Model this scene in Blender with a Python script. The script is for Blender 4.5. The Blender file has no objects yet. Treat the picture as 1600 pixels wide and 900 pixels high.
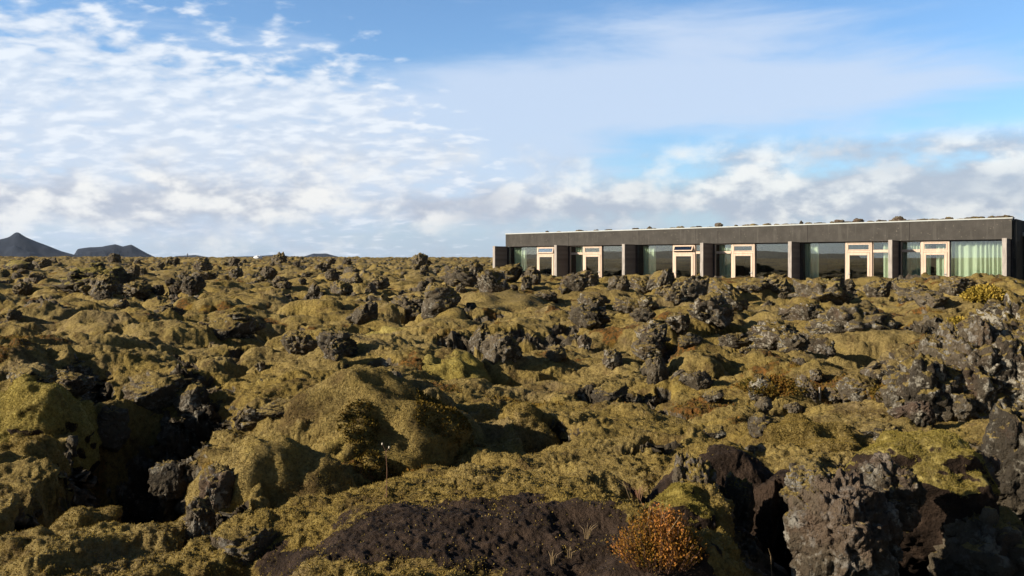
import bpy, bmesh, math, time
import numpy as np
from mathutils import Vector, Matrix
T0 = time.time()
Q = 1.0          # ground mesh density
D = bpy.data
scene = bpy.context.scene
COL = scene.collection
R = math.radians

# ------------------------------------------------------------------ camera
EYE = 1.5
FPX, HY = 1380.0, 412.0          # focal length and eye level, in pixels of the 1600 px wide photograph
cam_d = D.cameras.new('camera'); cam = D.objects.new('camera', cam_d); COL.objects.link(cam)
cam.location = (0, 0, EYE); cam.rotation_euler = (R(90), 0, 0)
cam_d.sensor_width = 36; cam_d.lens = 36*FPX/1600; cam_d.shift_y = -(450-HY)/1600
cam_d.clip_start = 0.05; cam_d.clip_end = 40000
scene.camera = cam

# ------------------------------------------------------------------ light
SUN_EL, SUN_AZ = 22.0, 197.5     # azimuth counted from +X towards +Y
sun_d = D.lights.new('sun', 'SUN'); sun = D.objects.new('sun', sun_d); COL.objects.link(sun)
sun_d.energy = 5.0; sun_d.angle = R(0.5); sun_d.color = (1.0, 0.89, 0.74)
sv = Vector((math.cos(R(SUN_AZ))*math.cos(R(SUN_EL)), math.sin(R(SUN_AZ))*math.cos(R(SUN_EL)), math.sin(R(SUN_EL))))
sun.rotation_euler = sv.to_track_quat('Z', 'Y').to_euler()
scene.view_settings.view_transform = 'Standard'; scene.view_settings.look = 'None'
scene.view_settings.gamma = 1; scene.view_settings.use_curve_mapping = False
scene.view_settings.exposure = 0.80
SKY_STRENGTH = 0.0475
scene.cycles.max_bounces = 8; scene.cycles.transparent_max_bounces = 12
scene.cycles.diffuse_bounces = 2; scene.cycles.glossy_bounces = 3
scene.cycles.volume_bounces = 0
scene.cycles.use_denoising = True

# ------------------------------------------------------------------ node helper
class NT:
    def __init__(s, tree): s.t = tree; s.n = tree.nodes; s.l = tree.links
    def add(s, typ, ins=None, **kw):
        n = s.n.new(typ)
        for k, v in kw.items(): setattr(n, k, v)
        for k, v in (ins or {}).items():
            sock = n.inputs[k]
            if hasattr(v, 'is_linked') or hasattr(v, 'links'): s.l.new(v, sock)
            else: sock.default_value = v
        return n
    def m(s, op, a, b=0.0, c=None, clamp=False):
        d = {0: a, 1: b}
        if c is not None: d[2] = c
        return s.add('ShaderNodeMath', d, operation=op, use_clamp=clamp).outputs[0]
    def v(s, op, a, b=(0, 0, 0), scale=None):
        d = {0: a, 1: b}
        n = s.add('ShaderNodeVectorMath', d, operation=op)
        if scale is not None:
            if hasattr(scale, 'links'): s.l.new(scale, n.inputs['Scale'])
            else: n.inputs['Scale'].default_value = scale
        return n.outputs[0]
    def noise(s, vec, scale, detail=4, rough=0.5, dist=0.0):
        return s.add('ShaderNodeTexNoise', {'Vector': vec, 'Scale': scale, 'Detail': detail, 'Roughness': rough, 'Distortion': dist}).outputs['Fac']
    def ss(s, x, a, b):       # smoothstep
        n = s.add('ShaderNodeMapRange', {'Value': x, 'From Min': a, 'From Max': b, 'To Min': 0.0, 'To Max': 1.0}, interpolation_type='SMOOTHSTEP', clamp=True)
        return n.outputs[0]
    def mix(s, f, a, b):
        n = s.add('ShaderNodeMix', data_type='RGBA', clamp_factor=True)
        for i, v in ((0, f), (6, a), (7, b)):
            if hasattr(v, 'links'): s.l.new(v, n.inputs[i])
            else: n.inputs[i].default_value = v if i == 0 else (tuple(v)+(1,))[:4]
        return n.outputs[2]
    def comb(s, x, y, z):
        return s.add('ShaderNodeCombineXYZ', {0: x, 1: y, 2: z}).outputs[0]

# ------------------------------------------------------------------ world: sky and clouds, by direction
world = D.worlds.new('World'); scene.world = world; world.use_nodes = True
wt = NT(world.node_tree); wt.n.clear()
sky = wt.add('ShaderNodeTexSky', sky_type='NISHITA', sun_disc=False)
sky.sun_elevation = R(SUN_EL); sky.sun_rotation = R(90-SUN_AZ); sky.air_density = 1.0; sky.dust_density = 0.6; sky.ozone_density = 1.6; sky.altitude = 50
tc = wt.add('ShaderNodeTexCoord').outputs['Generated']
sp = wt.add('ShaderNodeSeparateXYZ', {0: tc}).outputs
az = wt.m('ARCTAN2', sp[0], sp[1])                       # bearing from +Y, clockwise
el = wt.m('ARCSINE', sp[2])                              # elevation
zz = wt.m('MAXIMUM', wt.m('ADD', sp[2], 0.03), 0.004)
plan = wt.comb(wt.m('DIVIDE', sp[0], zz), wt.m('DIVIDE', sp[1], zz), 0.0)     # a cloud sheet seen in plan
z2 = wt.m('ADD', wt.m('MAXIMUM', sp[2], 0.0), 0.26)
plan2 = wt.comb(wt.m('DIVIDE', sp[0], z2), wt.m('DIVIDE', sp[1], z2), 0.0)    # the same, seen less edge-on
def blob(cx, cy, rx, ry, pw=1.0):
    """soft patch given by bearing and elevation (degrees)"""
    dx = wt.m('DIVIDE', wt.m('SUBTRACT', az, R(cx)), R(rx)); dy = wt.m('DIVIDE', wt.m('SUBTRACT', el, R(cy)), R(ry))
    r2 = wt.m('ADD', wt.m('MULTIPLY', dx, dx), wt.m('MULTIPLY', dy, dy))
    return wt.m('MULTIPLY', wt.m('EXPONENT', wt.m('MULTIPLY', r2, -1.0)), pw)
def total(*a):
    o = a[0]
    for x in a[1:]: o = wt.m('ADD', o, x)
    return o
# cloudlets (altocumulus)
warp = wt.add('ShaderNodeTexNoise', {'Vector': plan2, 'Scale': 4.0, 'Detail': 3.0}).outputs['Color']
planw = wt.v('ADD', plan2, wt.v('SCALE', wt.v('SUBTRACT', warp, (.5, .5, .5)), scale=0.07))
planr = wt.add('ShaderNodeMapping', {'Vector': planw, 'Rotation': (0, 0, R(20)), 'Scale': (1.0, 1.25, 1)}).outputs[0]
nA = wt.noise(planr, 13.0, 5, .50)
nA2 = wt.noise(planr, 4.0, 3, .5)
cA = total(blob(-27, 7.5, 22, 5.2, .62), blob(-12, 7.0, 13, 4.2, .52), blob(-3, 4.5, 9, 3.0, .3), blob(-27, 12.5, 14, 3.8, .30), blob(-9, 12, 9, 2.2, .30), blob(-4, 15, 6, 1.6, -.25), blob(-60, 10, 26, 9, .5), blob(60, 9, 18, 8, .35), blob(15, 11, 15, 7.5, -1.5), blob(2, 15, 9, 3.2, -.8), blob(32, 12, 9, 8, -.8), -0.32)
aA = wt.ss(wt.m('ADD', wt.m('ADD', wt.m('MULTIPLY', wt.m('SUBTRACT', nA, .5), 2.2), wt.m('MULTIPLY', wt.m('SUBTRACT', nA2, .5), .8)), cA), -.12, .48)
# veil with streaks
stv = wt.add('ShaderNodeMapping', {'Vector': wt.comb(az, el, 0.0), 'Rotation': (0, 0, R(-4)), 'Scale': (4.0, 22.0, 1)}).outputs[0]
nB = wt.noise(stv, 1.0, 6, .6, .35)
nB2 = wt.noise(plan, .55, 4, .55)
cB = total(blob(9, 10.9, 14, 2.2, .74), blob(0, 9.6, 8, 1.8, .4), blob(24, 10.4, 12, 1.4, .55), blob(14, 14.4, 8, 2.2, .55), blob(5, 12.8, 7, 1.5, .15), blob(-14, 13.8, 8, .9, .18), blob(-20, 4.8, 24, 3.4, .78), blob(-18, 9.2, 20, 4.6, .30), blob(-3, 7.4, 8, 3.2, .42), blob(3, 5.2, 7, 1.6, .2), blob(60, 14, 20, 5, .4), -.10)
aB = wt.ss(wt.m('ADD', wt.m('ADD', wt.m('MULTIPLY', wt.m('SUBTRACT', nB, .5), 1.35), wt.m('MULTIPLY', wt.m('SUBTRACT', nB2, .5), .4)), cB), -.02, .62)
aB = wt.m('MULTIPLY', aB, .80)
# low cumulus bank over the horizon
cuv = wt.comb(wt.m('MULTIPLY', az, 1.0), wt.m('MULTIPLY', el, 1.8), 0.0)
def cum(off):
    v = wt.v('ADD', cuv, off)
    return wt.noise(v, 15.0, 7, .56, .1)
nC = cum((0, 0, 3.1)); nCl = cum((.014, -.030, 3.1))
big = wt.noise(cuv, 4.2, 2, .5)
cC = total(blob(-31, 3.3, 10, 1.5, .40), blob(-17, 3.7, 10, 1.3, .36), blob(-2, 3.6, 6, 1.0, .33), blob(6, 3.9, 8, 1.1, .33), blob(18, 4.0, 11, 1.5, .48), blob(29, 4.2, 9, 1.6, .44), blob(23, 7.0, 8, .8, .38), blob(29, 7.4, 4.5, .6, .2), blob(100, 5, 60, 2, .3), blob(-110, 4, 60, 1.6, .3), -.06)
aC = wt.ss(wt.m('ADD', wt.m('ADD', wt.m('MULTIPLY', wt.m('SUBTRACT', nC, .5), 1.5), wt.m('MULTIPLY', wt.m('SUBTRACT', big, .5), .5)), cC), -.18, .42)
litC = wt.ss(wt.m('SUBTRACT', nC, nCl), -.12, .14)
litC = wt.m('MULTIPLY', litC, wt.ss(big, .30, .52))
# flat pale layer near the horizon
aH = wt.m('MULTIPLY', wt.ss(wt.m('ADD', el, wt.m('MULTIPLY', wt.m('SUBTRACT', nB, .5), .035)), R(5.4), R(1.0)), .72)
K = 1/ (0.0001+1)
skyc = wt.v('SCALE', sky.outputs[0], scale=1.0)
skyc = wt.mix(wt.ss(el, R(15), R(42)), wt.v('MULTIPLY', skyc, (1.45, 1.90, 2.35)), wt.v('MULTIPLY', skyc, (.50, .62, .80)))  # low sky boosted; unseen sky overhead dimmed to weaken the fill
def C(r, g, b, k=13.5): return (r*k, g*k, b*k)
whiteA = C(.82, .87, .93); greyC = C(.45, .49, .575); whiteC = C(.93, .915, .87); veil = C(.60, .70, .86); hor = C(.47, .58, .74)
col = wt.mix(aH, skyc, hor)
col = wt.mix(aB, col, veil)
colA = wt.mix(wt.ss(nA, .42, .66), C(.60, .69, .82), whiteA)
col = wt.mix(wt.m('MULTIPLY', aA, .92), col, colA)
colC = wt.mix(litC, greyC, whiteC)
aC = wt.m('MULTIPLY', aC, wt.ss(wt.m('ADD', el, wt.m('MULTIPLY', wt.m('SUBTRACT', big, .5), .05)), R(8.6), R(6.6)))
col = wt.mix(wt.m('MULTIPLY', aC, .88), col, colC)
side = wt.m('MULTIPLY', wt.ss(az, R(62), R(38)), wt.ss(az, R(-150), R(-118)))
col = wt.v('SCALE', col, scale=wt.m('ADD', wt.m('MULTIPLY', side, .58), .42))      # unseen sky behind the camera and to the right dimmed to weaken the fill
bg = wt.add('ShaderNodeBackground', {'Color': col, 'Strength': SKY_STRENGTH})
wo = wt.add('ShaderNodeOutputWorld', {'Surface': bg.outputs[0]})
world.cycles.sampling_method = 'MANUAL'; world.cycles.sample_map_resolution = 512

# ------------------------------------------------------------------ numpy noise
def _h(ix, iy, iz, seed):
    h = (ix.astype(np.uint32)*np.uint32(374761393) + iy.astype(np.uint32)*np.uint32(668265263) + iz.astype(np.uint32)*np.uint32(2147483647 & 1442695041) + np.uint32((seed*974711+12345) & 0xffffffff))
    h = (h ^ (h >> np.uint32(13)))*np.uint32(1274126177)
    h = (h ^ (h >> np.uint32(16)))*np.uint32(2246822519)
    return h ^ (h >> np.uint32(15))
_ga = np.linspace(0, 2*np.pi, 257)[:256]
G2x, G2y = np.cos(_ga).astype(np.float32), np.sin(_ga).astype(np.float32)
_rs = np.random.RandomState(5); _g3 = _rs.normal(size=(256, 3)); _g3 /= np.linalg.norm(_g3, axis=1)[:, None]; _g3 = _g3.astype(np.float32)
Z0 = np.zeros(1, np.int64)
def n2(x, y, seed=0):
    x = x.astype(np.float32); y = y.astype(np.float32)
    xf, yf = np.floor(x), np.floor(y); ix, iy = xf.astype(np.int64), yf.astype(np.int64); fx, fy = x-xf, y-yf
    u = fx*fx*fx*(fx*(fx*6-15)+10); v = fy*fy*fy*(fy*(fy*6-15)+10)
    def g(dx, dy):
        k = _h(ix+dx, iy+dy, Z0, seed) & np.uint32(255)
        return G2x[k]*(fx-dx)+G2y[k]*(fy-dy)
    a = g(0, 0); b = g(1, 0); a += u*(b-a); c = g(0, 1); d = g(1, 1); c += u*(d-c)
    return (a+v*(c-a))*1.4
def n3(x, y, z, seed=0):
    x = x.astype(np.float32); y = y.astype(np.float32); z = z.astype(np.float32)
    xf, yf, zf = np.floor(x), np.floor(y), np.floor(z)
    ix, iy, iz = xf.astype(np.int64), yf.astype(np.int64), zf.astype(np.int64); fx, fy, fz = x-xf, y-yf, z-zf
    u = fx*fx*(3-2*fx); v = fy*fy*(3-2*fy); w = fz*fz*(3-2*fz)
    def g(dx, dy, dz):
        k = _h(ix+dx, iy+dy, iz+dz, seed) & np.uint32(255); G = _g3[k]
        return G[..., 0]*(fx-dx)+G[..., 1]*(fy-dy)+G[..., 2]*(fz-dz)
    def pl(dz):
        a = g(0, 0, dz); a += u*(g(1, 0, dz)-a); c = g(0, 1, dz); c += u*(g(1, 1, dz)-c)
        return a+v*(c-a)
    a = pl(0); return (a+w*(pl(1)-a))*1.5
def fbm2(x, y, sc, oct=3, seed=0, g=.5):
    o = 0; a = 1; t = 0
    for i in range(oct): o = o+a*n2(x*sc, y*sc, seed+i*7); t += a; a *= g; sc *= 2.03
    return o/t
def cellrand(ix, iy, seed, k): return (_h(ix, iy, Z0+k, seed) & np.uint32(65535)).astype(np.float32)/65535
def pillows(x, y, sc, seed, power=2.0):
    """union of rounded cushions, one per jittered cell: 0..1"""
    x = (x*sc).astype(np.float32); y = (y*sc).astype(np.float32)
    ix, iy = np.floor(x).astype(np.int64), np.floor(y).astype(np.int64); best = np.zeros_like(x)
    for dx in (-1, 0, 1):
        for dy in (-1, 0, 1):
            jx, jy = ix+dx, iy+dy
            h = _h(jx, jy, Z0, seed)
            r0 = (h & np.uint32(255)).astype(np.float32)/255; r1 = ((h >> np.uint32(8)) & np.uint32(255)).astype(np.float32)/255
            r2 = ((h >> np.uint32(16)) & np.uint32(255)).astype(np.float32)/255; r3 = (h >> np.uint32(24)).astype(np.float32)/255
            px = jx+.5+(r0-.5)*.8-x; py = jy+.5+(r1-.5)*.8-y
            rr = .55+.45*r2; d2 = (px*px+py*py)/(rr*rr)
            v = np.maximum(0, 1-d2)**(1/power)*(.45+.55*r3)
            best = np.maximum(best, v)
    return best
def sstep(a, b, x):
    t = np.clip((x-a)/(b-a), 0, 1); return t*t*(3-2*t)
def smax(a, b, k):
    h = np.clip(.5+.5*(b-a)/k, 0, 1); return a+(b-a)*h+k*h*(1-h)*.5
def at(px, py, Y): return Vector(((px-800)/FPX*Y, Y, EYE-(py-HY)/FPX*Y))

# ------------------------------------------------------------------ the lie of the land
# domes: (px, py of the crest, distance, half width m, half depth m, height m, turn deg)
DOMES = [
 (500,622,6.4,.62,.75,.75,25),(420,702,5.3,.40,.45,.60,20),(350,762,4.9,.22,.35,.5,0),(590,598,7.4,.60,.80,.6,0),(640,640,6.6,.5,.6,.5,0),
 (745,628,7.8,.62,.62,.55,0),(800,640,7.4,.36,.42,.6,0),(670,552,10.6,1.0,.8,.5,0),(560,578,9.3,.8,.8,.4,0),(720,556,10.4,.5,.5,.5,0),
 (770,458,26,2.3,3.4,.8,0),(690,480,23,1.4,2.2,.6,0),(860,482,22,1.5,2.0,.5,0),(610,506,17,.9,.9,.6,0),(565,530,14.5,1.1,.9,.4,0),
 (60,588,7.2,.46,.62,.9,0),(0,575,7.6,.4,.5,.8,0),(45,680,6.0,.27,.36,.6,0),(0,700,5.7,.25,.3,.5,0),(128,797,4.7,.24,.30,.5,0),(30,835,4.4,.50,.36,.5,0),(100,850,4.1,.25,.3,.4,0),
 (1085,552,11.2,.42,.45,.5,0),(985,562,10.8,.45,.5,.35,0),(1040,610,8.8,.9,.7,.4,0),(1060,688,6.0,.75,.55,.45,10),(930,665,6.9,.7,.5,.4,0),
 (1180,650,7.4,.8,.6,.4,0),(1285,655,7.0,.5,.4,.35,0),(900,745,4.9,.60,.35,.4,0),(1120,700,5.3,.45,.3,.35,0),
 (735,784,3.95,1.2,1.0,.34,0),(560,812,3.8,.5,.5,.5,0),(430,826,4.0,.36,.42,.55,0),(280,886,3.6,.40,.36,.4,0),(900,800,3.7,.5,.5,.5,0),
 (1045,772,3.9,.21,.26,.6,0),(1000,840,3.3,.4,.3,.4,0),(690,868,3.15,.30,.22,.25,0),
 (1430,668,4.9,.38,.34,.75,0),(1330,700,4.7,.28,.3,.5,0),(1250,705,4.9,.35,.3,.4,0),
 (360,545,13.5,1.3,.9,.35,0),(130,520,16,2.2,1.4,.5,0),(40,540,12.5,1.0,.8,.6,0),(250,500,20,2.4,1.8,.5,0),(430,585,10.0,.8,.6,.35,0),(300,560,11.5,.9,.6,.4,0),
 (450,620,8.6,.45,.35,.35,0),(160,470,30,2.5,2,.5,0),(980,520,16,1.2,1,.4,0),(1150,505,19,1.5,1.2,.4,0),(900,600,9.2,.8,.6,.3,0),(840,560,11,.8,.6,.3,0),
 (1210,548,12.5,1.0,.8,.35,0),(1400,520,15,1.3,1,.5,0),(1550,470,20,2.5,2.2,.9,0),(1545,560,8.6,.9,.9,.8,0),(1480,480,24,2.2,2,.6,0),(1300,470,30,2.5,2,.5,0),
]
# hollows: (px, py on the ground, distance, half width, half depth, how deep, turn)
PITS = [
 (225,700,6.8,.50,1.1,1.3,12),(190,790,5.3,.40,.8,1.1,0),(250,640,8.6,.8,.7,.7,0),(855,700,6.9,.26,.40,.8,0),(1195,800,4.0,.20,.62,1.3,0),(1175,720,4.7,.22,.3,.7,0),(1480,790,4.3,.40,.42,1.0,0),
 (1590,700,5.4,.42,.9,1.0,0),(1110,600,9.6,.45,.40,.5,0),(620,520,15.5,.9,.4,.5,0),(400,540,14.5,.7,.5,.4,0),(470,600,9.4,.5,.35,.4,0),(200,455,36,1.5,1.4,.6,0),(680,510,18,1.0,.5,.5,0),
 (340,830,4.5,.14,.3,.4,0),(1540,850,3.7,.6,.5,.9,0),(1010,700,6.1,.25,.2,.2,0),
]
def base_h(x, y):
    r = np.hypot(x, y)
    z = .12 + np.where(r > 60, .016*np.minimum(r-60, 140), 0) + np.where(r > 200, .0061*(r-200), 0)
    z = z + .40*sstep(150, 60, r)*fbm2(x, y, .11, 2, 3)*sstep(3, 14, r) + .5*fbm2(x, y, .03, 2, 9)*sstep(60, 140, r)
    # ground by the building stays low
    return z
def height(x, y):
    r = np.hypot(x, y)
    wx = x+.35*n2(x*.9, y*.9, 41)+.10*n2(x*3.1, y*3.1, 43); wy = y+.35*n2(x*.9+50, y*.9, 42)+.10*n2(x*3.1+9, y*3.1, 44)
    amp = sstep(5.0, 13.0, r)
    far = sstep(35, 120, r)
    z = base_h(x, y)
    z = z + (.62+.35*far)*(pillows(wx, wy, .46, 11, 1.8)-.45)*amp
    calm = 1-.8*np.exp(-(((x+.15)/1.15)**2+((y-3.45)/.8)**2)*1.1)
    pv = pillows(wx*.80+3, wy*1.15, .95, 12, 2.6)
    z = z + .50*(pv-.45)*(.22+.78*amp)*calm
    for (px, py, Y, rx, ry, hh, ang) in DOMES:
        c = at(px, py, Y); a = R(ang); ca, sa = math.cos(a), math.sin(a)
        m = np.hypot(x-c.x, y-c.y) < max(rx, ry)*1.5
        if not m.any(): continue
        dx, dy = wx[m]-c.x, wy[m]-c.y
        # warp offset at the centre removed so that the crest stays where it is meant
        q = ((dx*ca+dy*sa)/rx)**2+((-dx*sa+dy*ca)/ry)**2
        top = c.z-hh*(1-np.sqrt(np.maximum(0, 1-np.minimum(q, 1)**1.15)))-np.maximum(q-1, 0)*hh*1.2
        z[m] = smax(z[m], top, .10)
    for (px, py, Y, rx, ry, dd, ang) in PITS:
        c = at(px, py, Y); a = R(ang); ca, sa = math.cos(a), math.sin(a)
        m = np.hypot(x-c.x, y-c.y) < max(rx, ry)*1.6
        if not m.any(): continue
        dx, dy = wx[m]-c.x, wy[m]-c.y
        q = np.sqrt(((dx*ca+dy*sa)/rx)**2+((-dx*sa+dy*ca)/ry)**2)
        z[m] -= dd*sstep(1.15, .45, q)
    # small cushions and rolls on everything
    k = sstep(90, 30, r)
    z = z + calm*(.12*(pillows(wx*.8+wy*.5, wy*1.1-wx*.3, 2.3, 13)-.4)*(.4+.6*amp)+.085*(n2(wx*1.7+wy*.8, wy*3.0-wx*.9, 14)))*(k*.9+.1)
    global GAP
    GAP = pv
    return z

def spacing(segs):
    out = [segs[0][0]]
    for a, b, n in segs:
        n = max(4, int(n*Q)); out += list(a*(b/a)**(np.arange(1, n+1)/n))
    return np.array(out)
RR = spacing([(.5, 2.3, 50), (2.3, 12, 620), (12, 60, 400), (60, 300, 170), (300, 2500, 40), (2500, 16000, 10)])
nd = int(1420*Q)
AZ = np.concatenate([np.linspace(-180, -62, 50)[:-1], np.linspace(-62, -33, 130)[:-1], np.linspace(-33, 33, nd)[:-1], np.linspace(33, 62, 130)[:-1], np.linspace(62, 180, 50)[:-1]])
RG, AG = np.meshgrid(RR, np.radians(AZ), indexing='ij')
X = (RG*np.sin(AG)).ravel(); Y = (RG*np.cos(AG)).ravel(); NR, NA = RG.shape
HZ = height(X, Y)
# the building's plot
VPX = -1000.0
def wall_point(px, kk=100300.0):
    Yd = kk/(px-VPX); return Vector(((px-800)/FPX*Yd, Yd, 0))
BL, BR = wall_point(790), wall_point(1581)
bd = (BR-BL); BLEN = bd.length; bd.normalize(); bn = Vector((bd.y, -bd.x, 0))
if bn.y > 0: bn = -bn
FLOOR_Z = .12
rel_s = (X-BL.x)*bd.x+(Y-BL.y)*bd.y; rel_t = -((X-BL.x)*bn.x+(Y-BL.y)*bn.y)      # along the front, depth behind it
inb = sstep(-1.5, .3, rel_s)*sstep(BLEN+14, BLEN+12, rel_s)*sstep(-2.4, -1.2, rel_t)*sstep(16, 14, rel_t)
HZ = HZ*(1-inb)+np.minimum(HZ, FLOOR_Z-.05)*inb
fr = sstep(-1.0, 2, rel_s)*sstep(-14, -7, rel_t)*sstep(0, -1, rel_t)
HZ = HZ + fr*(.10+.45*sstep(4, 24, rel_s))*sstep(BLEN+4, BLEN-2, rel_s)
HG = HZ.reshape(NR, NA)
az0 = math.radians(-33); daz = math.radians(66)/(nd-1); col0 = 49+129
def ground_z(x, y):
    r = math.hypot(x, y); a = math.atan2(x, y)
    j = int(np.clip(np.searchsorted(np.radians(AZ), a), 0, NA-1)); i = int(np.clip(np.searchsorted(RR, r), 0, NR-1)); return float(HG[i, j])
def ground_at(px, py, rmin=2.4):
    """where the line of sight through this pixel first meets the ground"""
    a = math.atan2(px-800, FPX); j = int(np.searchsorted(np.radians(AZ), a)); k = -(py-HY)/FPX*math.cos(a)
    zl = EYE+RR*k; ok = (HG[:, j] > zl) & (RR > rmin)
    i = int(np.argmax(ok)) if ok.any() else NR-5
    return Vector((RR[i]*math.sin(a), RR[i]*math.cos(a), float(HG[i, j])))
def visible_row(px, Yd):
    pass
print('height', time.time()-T0)

# what covers the ground
def px_py():
    return 800+FPX*X/np.maximum(Y, .01), HY-(HZ-EYE)/np.maximum(Y, .01)*FPX
front = Y > .3
rk = fbm2(X, Y, .55, 3, 71)+.35*fbm2(X, Y, .12, 2, 77)
rgrid = np.hypot(X, Y)
rock = sstep(.25, .40, rk+.14*sstep(14, 90, rgrid)+.14*sstep(3, 10, X)*sstep(6, 14, Y))
rock = np.maximum(rock, .95*sstep(.30, .12, GAP+.22*rk))
rock = rock*sstep(4, 8, rgrid)
rust = sstep(.12, .42, fbm2(X, Y, .8, 3, 91)+.2*fbm2(X, Y, .2, 2, 92)-.02)*.75
soil = np.zeros_like(X)
def patch(cx, cy, rx, ry, seed, edge=.35):
    dx, dy = (X-cx)/rx, (Y-cy)/ry
    m = (np.abs(dx) < 2) & (np.abs(dy) < 2); o = np.zeros_like(X)
    q = np.hypot(dx[m], dy[m])+.75*fbm2(X[m], Y[m], 3.6, 5, seed, .6)
    o[m] = sstep(1.0, 1.0-edge, q); return o
def gpatch(px, py, Yd, rx, ry, seed, edge=.35):
    c = at(px, py, Yd); return patch(c.x, c.y, rx, ry, seed, edge)
soil = np.maximum(soil, gpatch(725, 828, 3.62, .92, .50, 1, .5))
soil = np.maximum(soil, gpatch(1120, 740, 4.9, .55, .25, 2, .2))
soil = np.maximum(soil, gpatch(930, 870, 3.1, .45, .36, 3, .3))
soil = np.maximum(soil, gpatch(1200, 720, 4.3, .25, .6, 5, .2))
for (px, py, Yd, rx, ry, s) in [(590,670,5.9,.45,.55,1),(560,715,5.2,.32,.30,7),(770,745,5.0,.5,.2,9),(1230,585,10.3,.9,1.0,2),(1280,625,8.5,.6,.5,8),(660,755,4.9,.25,.2,3),(640,560,10,.4,.4,5),(830,420,50,3,3,6),(960,445,36,3,1.5,6),(1330,495,20,1.5,1,4)]:
    rust = np.maximum(rust, gpatch(px, py, Yd, rx, ry, s+30, .7))
# pits and steep cuts are bare
for (px, py, Yd, rx, ry, dd, ang) in PITS:
    c = at(px, py, Yd); q = np.hypot((X-c.x)/rx, (Y-c.y)/ry); rock = np.maximum(rock, .9*sstep(1.15, .8, q+.35*rk))
rock = rock*(1-soil)
# craggy relief on the rock, moss relief elsewhere
sl = slice(0, NR)
HG2 = HZ.reshape(NR, NA).copy()
P = np.stack([X, Y, HZ], 1).astype(np.float32).reshape(NR, NA, 3)
def normals(P):
    du = np.empty_like(P); du[1:-1] = P[2:]-P[:-2]; du[0] = P[1]-P[0]; du[-1] = P[-1]-P[-2]
    dv = np.empty_like(P); dv[:, 1:-1] = P[:, 2:]-P[:, :-2]; dv[:, 0] = P[:, 1]-P[:, -1]; dv[:, -1] = P[:, 0]-P[:, -2]
    n = np.cross(dv, du); n /= np.linalg.norm(n, axis=2, keepdims=True)+1e-9
    n[n[..., 2] < 0] *= -1; return n
N = normals(P)
steep = 1-N[..., 2].ravel()
rock = np.maximum(rock, sstep(.42, .62, steep+.12*rk)*sstep(3, 5, rgrid)*.0+rock)
def layer(wl, amp_m, amp_r, amp_s, rmax, rmin=0, billow=False, seed=0, stretch=1.0):
    i1 = int(np.searchsorted(RR, rmax)); i0 = int(np.searchsorted(RR, rmin))
    cs = slice(49, NA-49) 
    p = P[i0:i1, cs]; sh = p.shape[:2]; x, y, z = p[..., 0].ravel(), p[..., 1].ravel(), p[..., 2].ravel()
    n = n3(x/wl, y/wl*stretch, z/wl, seed)
    rr_ = rock.reshape(NR, NA)[i0:i1, cs].ravel(); so = soil.reshape(NR, NA)[i0:i1, cs].ravel()
    nb = 1-2*np.abs(n)*1.3
    fade = np.minimum(1, np.maximum(0, (rmax-np.hypot(x, y))/(rmax*.4)))
    d = (n*(1-rr_-so)*amp_m if not billow else (-nb)*(1-rr_-so)*amp_m) + (-nb)*rr_*amp_r + n*so*amp_s
    P[i0:i1, cs] += (N[i0:i1, cs]*(d*fade).reshape(sh)[..., None]).astype(np.float32)
layer(.85, .0, .18, .0, 260, 4.5, seed=1)
layer(.34, .030, .13, .012, 120, seed=2, stretch=1.5)
N = normals(P)
layer(.15, .016, .060, .012, 50, seed=3, billow=True, stretch=1.4)
layer(.070, .0100, .030, .010, 22, seed=4, billow=True)
N = normals(P)
layer(.034, .0090, .013, .010, 13, seed=5)
layer(.017, .0060, .005, .0060, 8.0, seed=6)
print('ground layers', time.time()-T0)
def link_mesh(name, verts, faces, mat, parent=None, smooth=True, attrs=None):
    """verts (n,3); faces (m,3) or (m,4) array"""
    me = D.meshes.new(name); v = np.ascontiguousarray(verts, np.float32); f = np.ascontiguousarray(faces, np.int32); k = f.shape[1]
    me.vertices.add(len(v)); me.vertices.foreach_set('co', v.ravel()); me.loops.add(f.size); me.loops.foreach_set('vertex_index', f.ravel())
    me.polygons.add(len(f)); me.polygons.foreach_set('loop_start', np.arange(0, f.size, k, dtype=np.int32))
    me.update(calc_edges=True)
    me.polygons.foreach_set('use_smooth', np.full(len(f), smooth, bool))
    for an, av in (attrs or {}).items():
        a = me.attributes.new(an, 'FLOAT', 'POINT'); a.data.foreach_set('value', np.ascontiguousarray(av, np.float32))
    if mat is not None: me.materials.append(mat)
    o = D.objects.new(name, me); COL.objects.link(o); o.parent = parent
    return o
def tag(o, label=None, cat=None, group=None, kind=None):
    if label: o['label'] = label
    if cat: o['category'] = cat
    if group: o['group'] = group
    if kind: o['kind'] = kind
    return o
def empty(name, loc=(0, 0, 0), rz=0, **kw):
    o = D.objects.new(name, None); COL.objects.link(o); o.location = loc; o.rotation_euler = (0, 0, rz); o.empty_display_size = .2
    return tag(o, **kw)

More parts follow.
